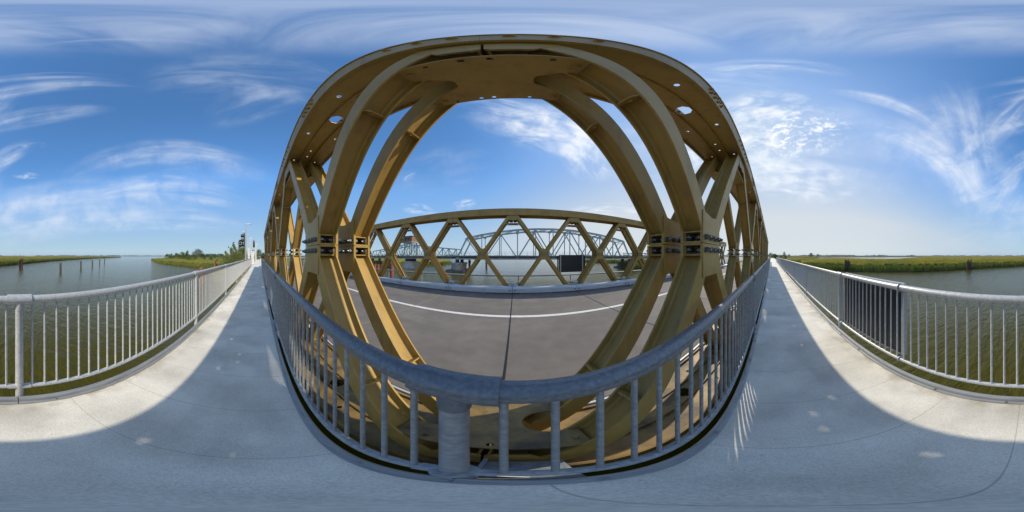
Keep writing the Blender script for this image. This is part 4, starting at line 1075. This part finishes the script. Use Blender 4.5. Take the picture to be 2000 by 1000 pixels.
for i in range(len(tops)-1):
    a, b_ = tops[i], tops[i+1]
    m = MB(); m.beam((a, .1, topz(a)), (b_, DB-.1, topz(b_)), .12, .12); m.beam((a, DB-.1, topz(a)), (b_, .1, topz(b_)), .12, .12); build('wind_brace', m, RAILBR, t)
for s_ in (-1, 1):
    m = MB(); m.beam((XM+s_*25.1, .1, 3.8), (XM+s_*24.6, DB/2, 4.9), .15, .15); m.beam((XM+s_*25.1, DB-.1, 3.8), (XM+s_*24.6, DB/2, 4.9), .15, .15); build('portal_brace', m, RAILBR, t)
build('deck', MB().box(XM-HALF-.3, XM+HALF+.3, .21, DB-.21, zb_+.05, .08), RAILDK, t)
m = MB(); m.box(XM-HALF-.3, XM+HALF+.3, -1.0, -.9, zb_+.35, .05); build('fascia', m, RAILDK, t)
def hand(parent, x0, x1, y, z, st=2.0):
    m = MB()
    for dz in (.55, 1.05): m.tube((x0, y, z+dz), (x1, y, z+dz), .025, 6)
    x = x0
    while x <= x1: m.tube((x, y, z), (x, y, z+1.05), .03, 6); x += st
    build('hand_railing', m, RAILBR, parent)
hand(t, XM-HALF, XM+HALF, -.95, .05)
# swing span on its pivot pier
XS = -36.5; YS = 46.5
t = thing('swing_bridge', 'grey steel swing bridge, highest over its round pier, left of the railway bridge', 'swing bridge', (0, YS, 0))
def sz(x): u = abs(x-XS)/19.0; return 4.35-2.3*u-.7*u*(1-u)
xs = [XS-19+i*38/16 for i in range(17)]
for y in (0, 4.6):
    build('bottom_chord', MB().box(xs[0], xs[-1], y-.18, y+.18, -.95, -.6), RAILBR, t)
    for i in range(16): build('top_chord', MB().beam((xs[i], y, sz(xs[i])), (xs[i+1], y, sz(xs[i+1])), .32, .34), RAILBR, t)
    for i in range(17): build('vertical', MB().box(xs[i]-.09, xs[i]+.09, y-.1, y+.1, -.6, sz(xs[i])-.15), RAILBR, t)
    for i in range(0, 16, 2):
        build('diagonal', MB().beam((xs[i], y, sz(xs[i])-.1), (xs[i+1], y, -.6), .2, .2), RAILBR, t); build('diagonal', MB().beam((xs[i+2], y, sz(xs[i+2])-.1), (xs[i+1], y, -.6), .2, .2), RAILBR, t)
for i in range(0, 17, 2): build('cross_beam', MB().box(xs[i]-.1, xs[i]+.1, .16, 4.44, sz(xs[i])-.1, sz(xs[i])+.1), RAILBR, t)
build('deck', MB().box(xs[0], xs[-1], .19, 4.41, -.62, -.02), RAILDK, t)
build('fascia', MB().box(xs[0], xs[-1], -.9, -.8, -.5, -.05), RAILDK, t)
build('turntable', MB().tube((XS, 2.3, -1.9), (XS, 2.3, -.96), 2.1, 20), RAILDK, t)
hand(t, xs[0], xs[-1], -.85, -.05)
tw = MB()
for sx in (-1.3, 1.3):
    for y in (.3, 4.3): tw.box(XS+sx-.16, XS+sx+.16, y-.16, y+.16, -.6, 4.9)
for y in (.3, 4.3):
    tw.beam((XS-1.3, y, .5), (XS+1.3, y, 4.4), .14, .14); tw.beam((XS+1.3, y, .5), (XS-1.3, y, 4.4), .14, .14)
tw.box(XS-3.4, XS+2.4, -.6, 5.2, 4.9, 5.08); build('tower', tw, RAILBR, t)
t = thing('control_hut', 'brick control hut with a grey clad end, perched on the swing bridge', 'hut', (XS, YS+2.3, 5.08))
build('wall', MB().box(-1.2, 2.0, -2.0, 2.0, 0, 2.05), BRICK, t)
build('clad_end', MB().box(-3.0, -1.21, -2.1, 2.1, .0, 2.35), SLATE, t)
build('roof', MB().box(-1.25, 2.2, -2.2, 2.2, 2.05, 2.22), SLATE, t)
for x in (-.6, .6): build('window', MB().box(x-.35, x+.35, -2.03, -2.0, .8, 1.6), LENS, t)
# short girder span leading on to the right
t = thing('girder_bridge', 'low grey girder span carrying the railway on past the right pier', 'girder bridge', (0, YB, 0))
gx0, gx1 = XM+HALF+1.0, XM+HALF+26
for y in (0, DB):
    build('bottom_chord', MB().box(gx0, gx1, y-.16, y+.16, -1.0, -.7), RAILBR, t); build('top_chord', MB().box(gx0, gx1, y-.16, y+.16, .95, 1.2), RAILBR, t)
    k = 0; x = gx0
    while x < gx1-1.9:
        build('diagonal', MB().beam((x, y, -.7 if k % 2 else .95), (x+2.05, y, .95 if k % 2 else -.7), .16, .16), RAILBR, t); x += 2.05; k += 1
build('deck', MB().box(gx0, gx1, .17, DB-.17, -.7, 0), RAILDK, t)
# piers
def pier(x, y, w_, d_, ztop, label, mt, ledge=True, rnd=False):
    t = thing('bridge_pier', label, 'pier', (x, y, ZWATER), 'piers of the railway bridge')
    H = ztop-ZWATER; b = MB()
    if rnd:
        b.tube((0, 0, -1), (0, 0, H-.35), w_/2, 28); b.tube((0, 0, H-.35), (0, 0, H), w_/2+.2, 28)
    else:
        pts = [(-w_/2, -d_/2), (0, -d_/2-w_*.25), (w_/2, -d_/2), (w_/2, d_/2), (0, d_/2+w_*.25), (-w_/2, d_/2)]
        b.prism(pts, -1, H-.5, 'z'); b.prism([(p[0]*1.14, p[1]*1.07) for p in pts], H-.499, H, 'z')
    build('shaft', b, mt, t)
    if ledge: build('footing', MB().box(-w_*.85, w_*.95, -d_/2-w_*.6, d_/2+w_*.4, -1, .55), STONE_DK, t)
    for y_ in (-d_*.33, d_*.33): build('bearing', MB().box(-.45, .45, y_-.4, y_+.4, H+.001, -1.0-ztop+H), RAILDK, t)
    return t
pier(XM-HALF-.1, YB+DB/2, 3.0, 6.6, -2.0, 'blocky stone pier on a broad dark footing under the left end of the railway bridge', STONE)
pier(XM+HALF+.4, YB+DB/2, 3.0, 6.6, -2.0, 'stone pier under the right end of the railway bridge', STONE_DK)
pier(XS, YS+2.3, 6.2, 6.2, -1.95, 'round white concrete pier under the middle of the swing bridge', mat('white_concrete', (.58, .57, .52), .8, 0, col2=(.42, .41, .37), vscale=.8, world=True), False, True)
pier(XS-19.5, YS+2.3, 3.2, 6.4, -2.1, 'dark stone abutment under the left end of the swing bridge', STONE_DK)
# red brown tube piles before the swing bridge
for i, (px, r_, zt, lb) in enumerate(((732, 37, -1.95, 'leftmost of the red brown tube piles in front of the swing bridge'), (738.5, 37, -1.95, 'second red brown tube pile from the left, close beside its neighbour'), (745, 37, -2.0, 'third red brown tube pile in front of the swing bridge'), (765, 26.5, -1.35, 'single thick red brown tube pile standing nearest the far truss'))):
    p = pix(px, r=r_); t = thing('tube_pile', lb, 'pile', (p.x, p.y, ZWATER), 'red brown tube piles near the swing bridge')
    rad = r_*tan(R((2.9 if i < 3 else 4.2)*.18)); build('shaft', MB().tube((0, 0, -1), (0, 0, zt-ZWATER), rad, 16), mat('red_brown_pile', (.26, .075, .05), .75, 0, col2=(.17, .06, .045), vscale=2) if i == 0 else bpy.data.materials['red_brown_pile'], t)
    build('cap', MB().tube((0, 0, zt-ZWATER), (0, 0, zt-ZWATER+.08), rad*1.06, 16), bpy.data.materials['red_brown_pile'], t)
for px, r_, zt, lb in ((862, 55, -2.2, 'grey timber pile left of the blocky pier'), (917, 52, -1.1, 'grey timber pile close right of the blocky pier'), (950, 60, -1.4, 'lone timber pile in the open water under the railway bridge')):
    p = pix(px, r=r_); t = thing('mooring_pile', lb, 'pile', (p.x, p.y, ZWATER)); build('shaft', MB().tube((-.16, 0, -1), (-.16, 0, zt-ZWATER), .2, 10).tube((.2, 0, -1), (.2, 0, zt-ZWATER-.2), .2, 10), PILE, t); build('head', MB().box(-.4, .45, -.12, .12, zt-ZWATER-.9, zt-ZWATER-.6), RUST, t)

# ---------------------------------------------------------------- air
hm_ = bpy.data.materials.new('air_haze'); hm_.use_nodes = True
nt = hm_.node_tree; nt.nodes.clear()
pv = nt.nodes.new('ShaderNodeVolumePrincipled'); mo = nt.nodes.new('ShaderNodeOutputMaterial')
pv.inputs['Color'].default_value = (.72, .82, .95, 1); pv.inputs['Density'].default_value = HAZE; pv.inputs['Anisotropy'].default_value = .2
nt.links.new(pv.outputs[0], mo.inputs['Volume'])
o = build('haze', MB().box(-14500, 14500, -14500, 14500, ZWATER-1, 16.5), hm_); o['kind'] = 'stuff'
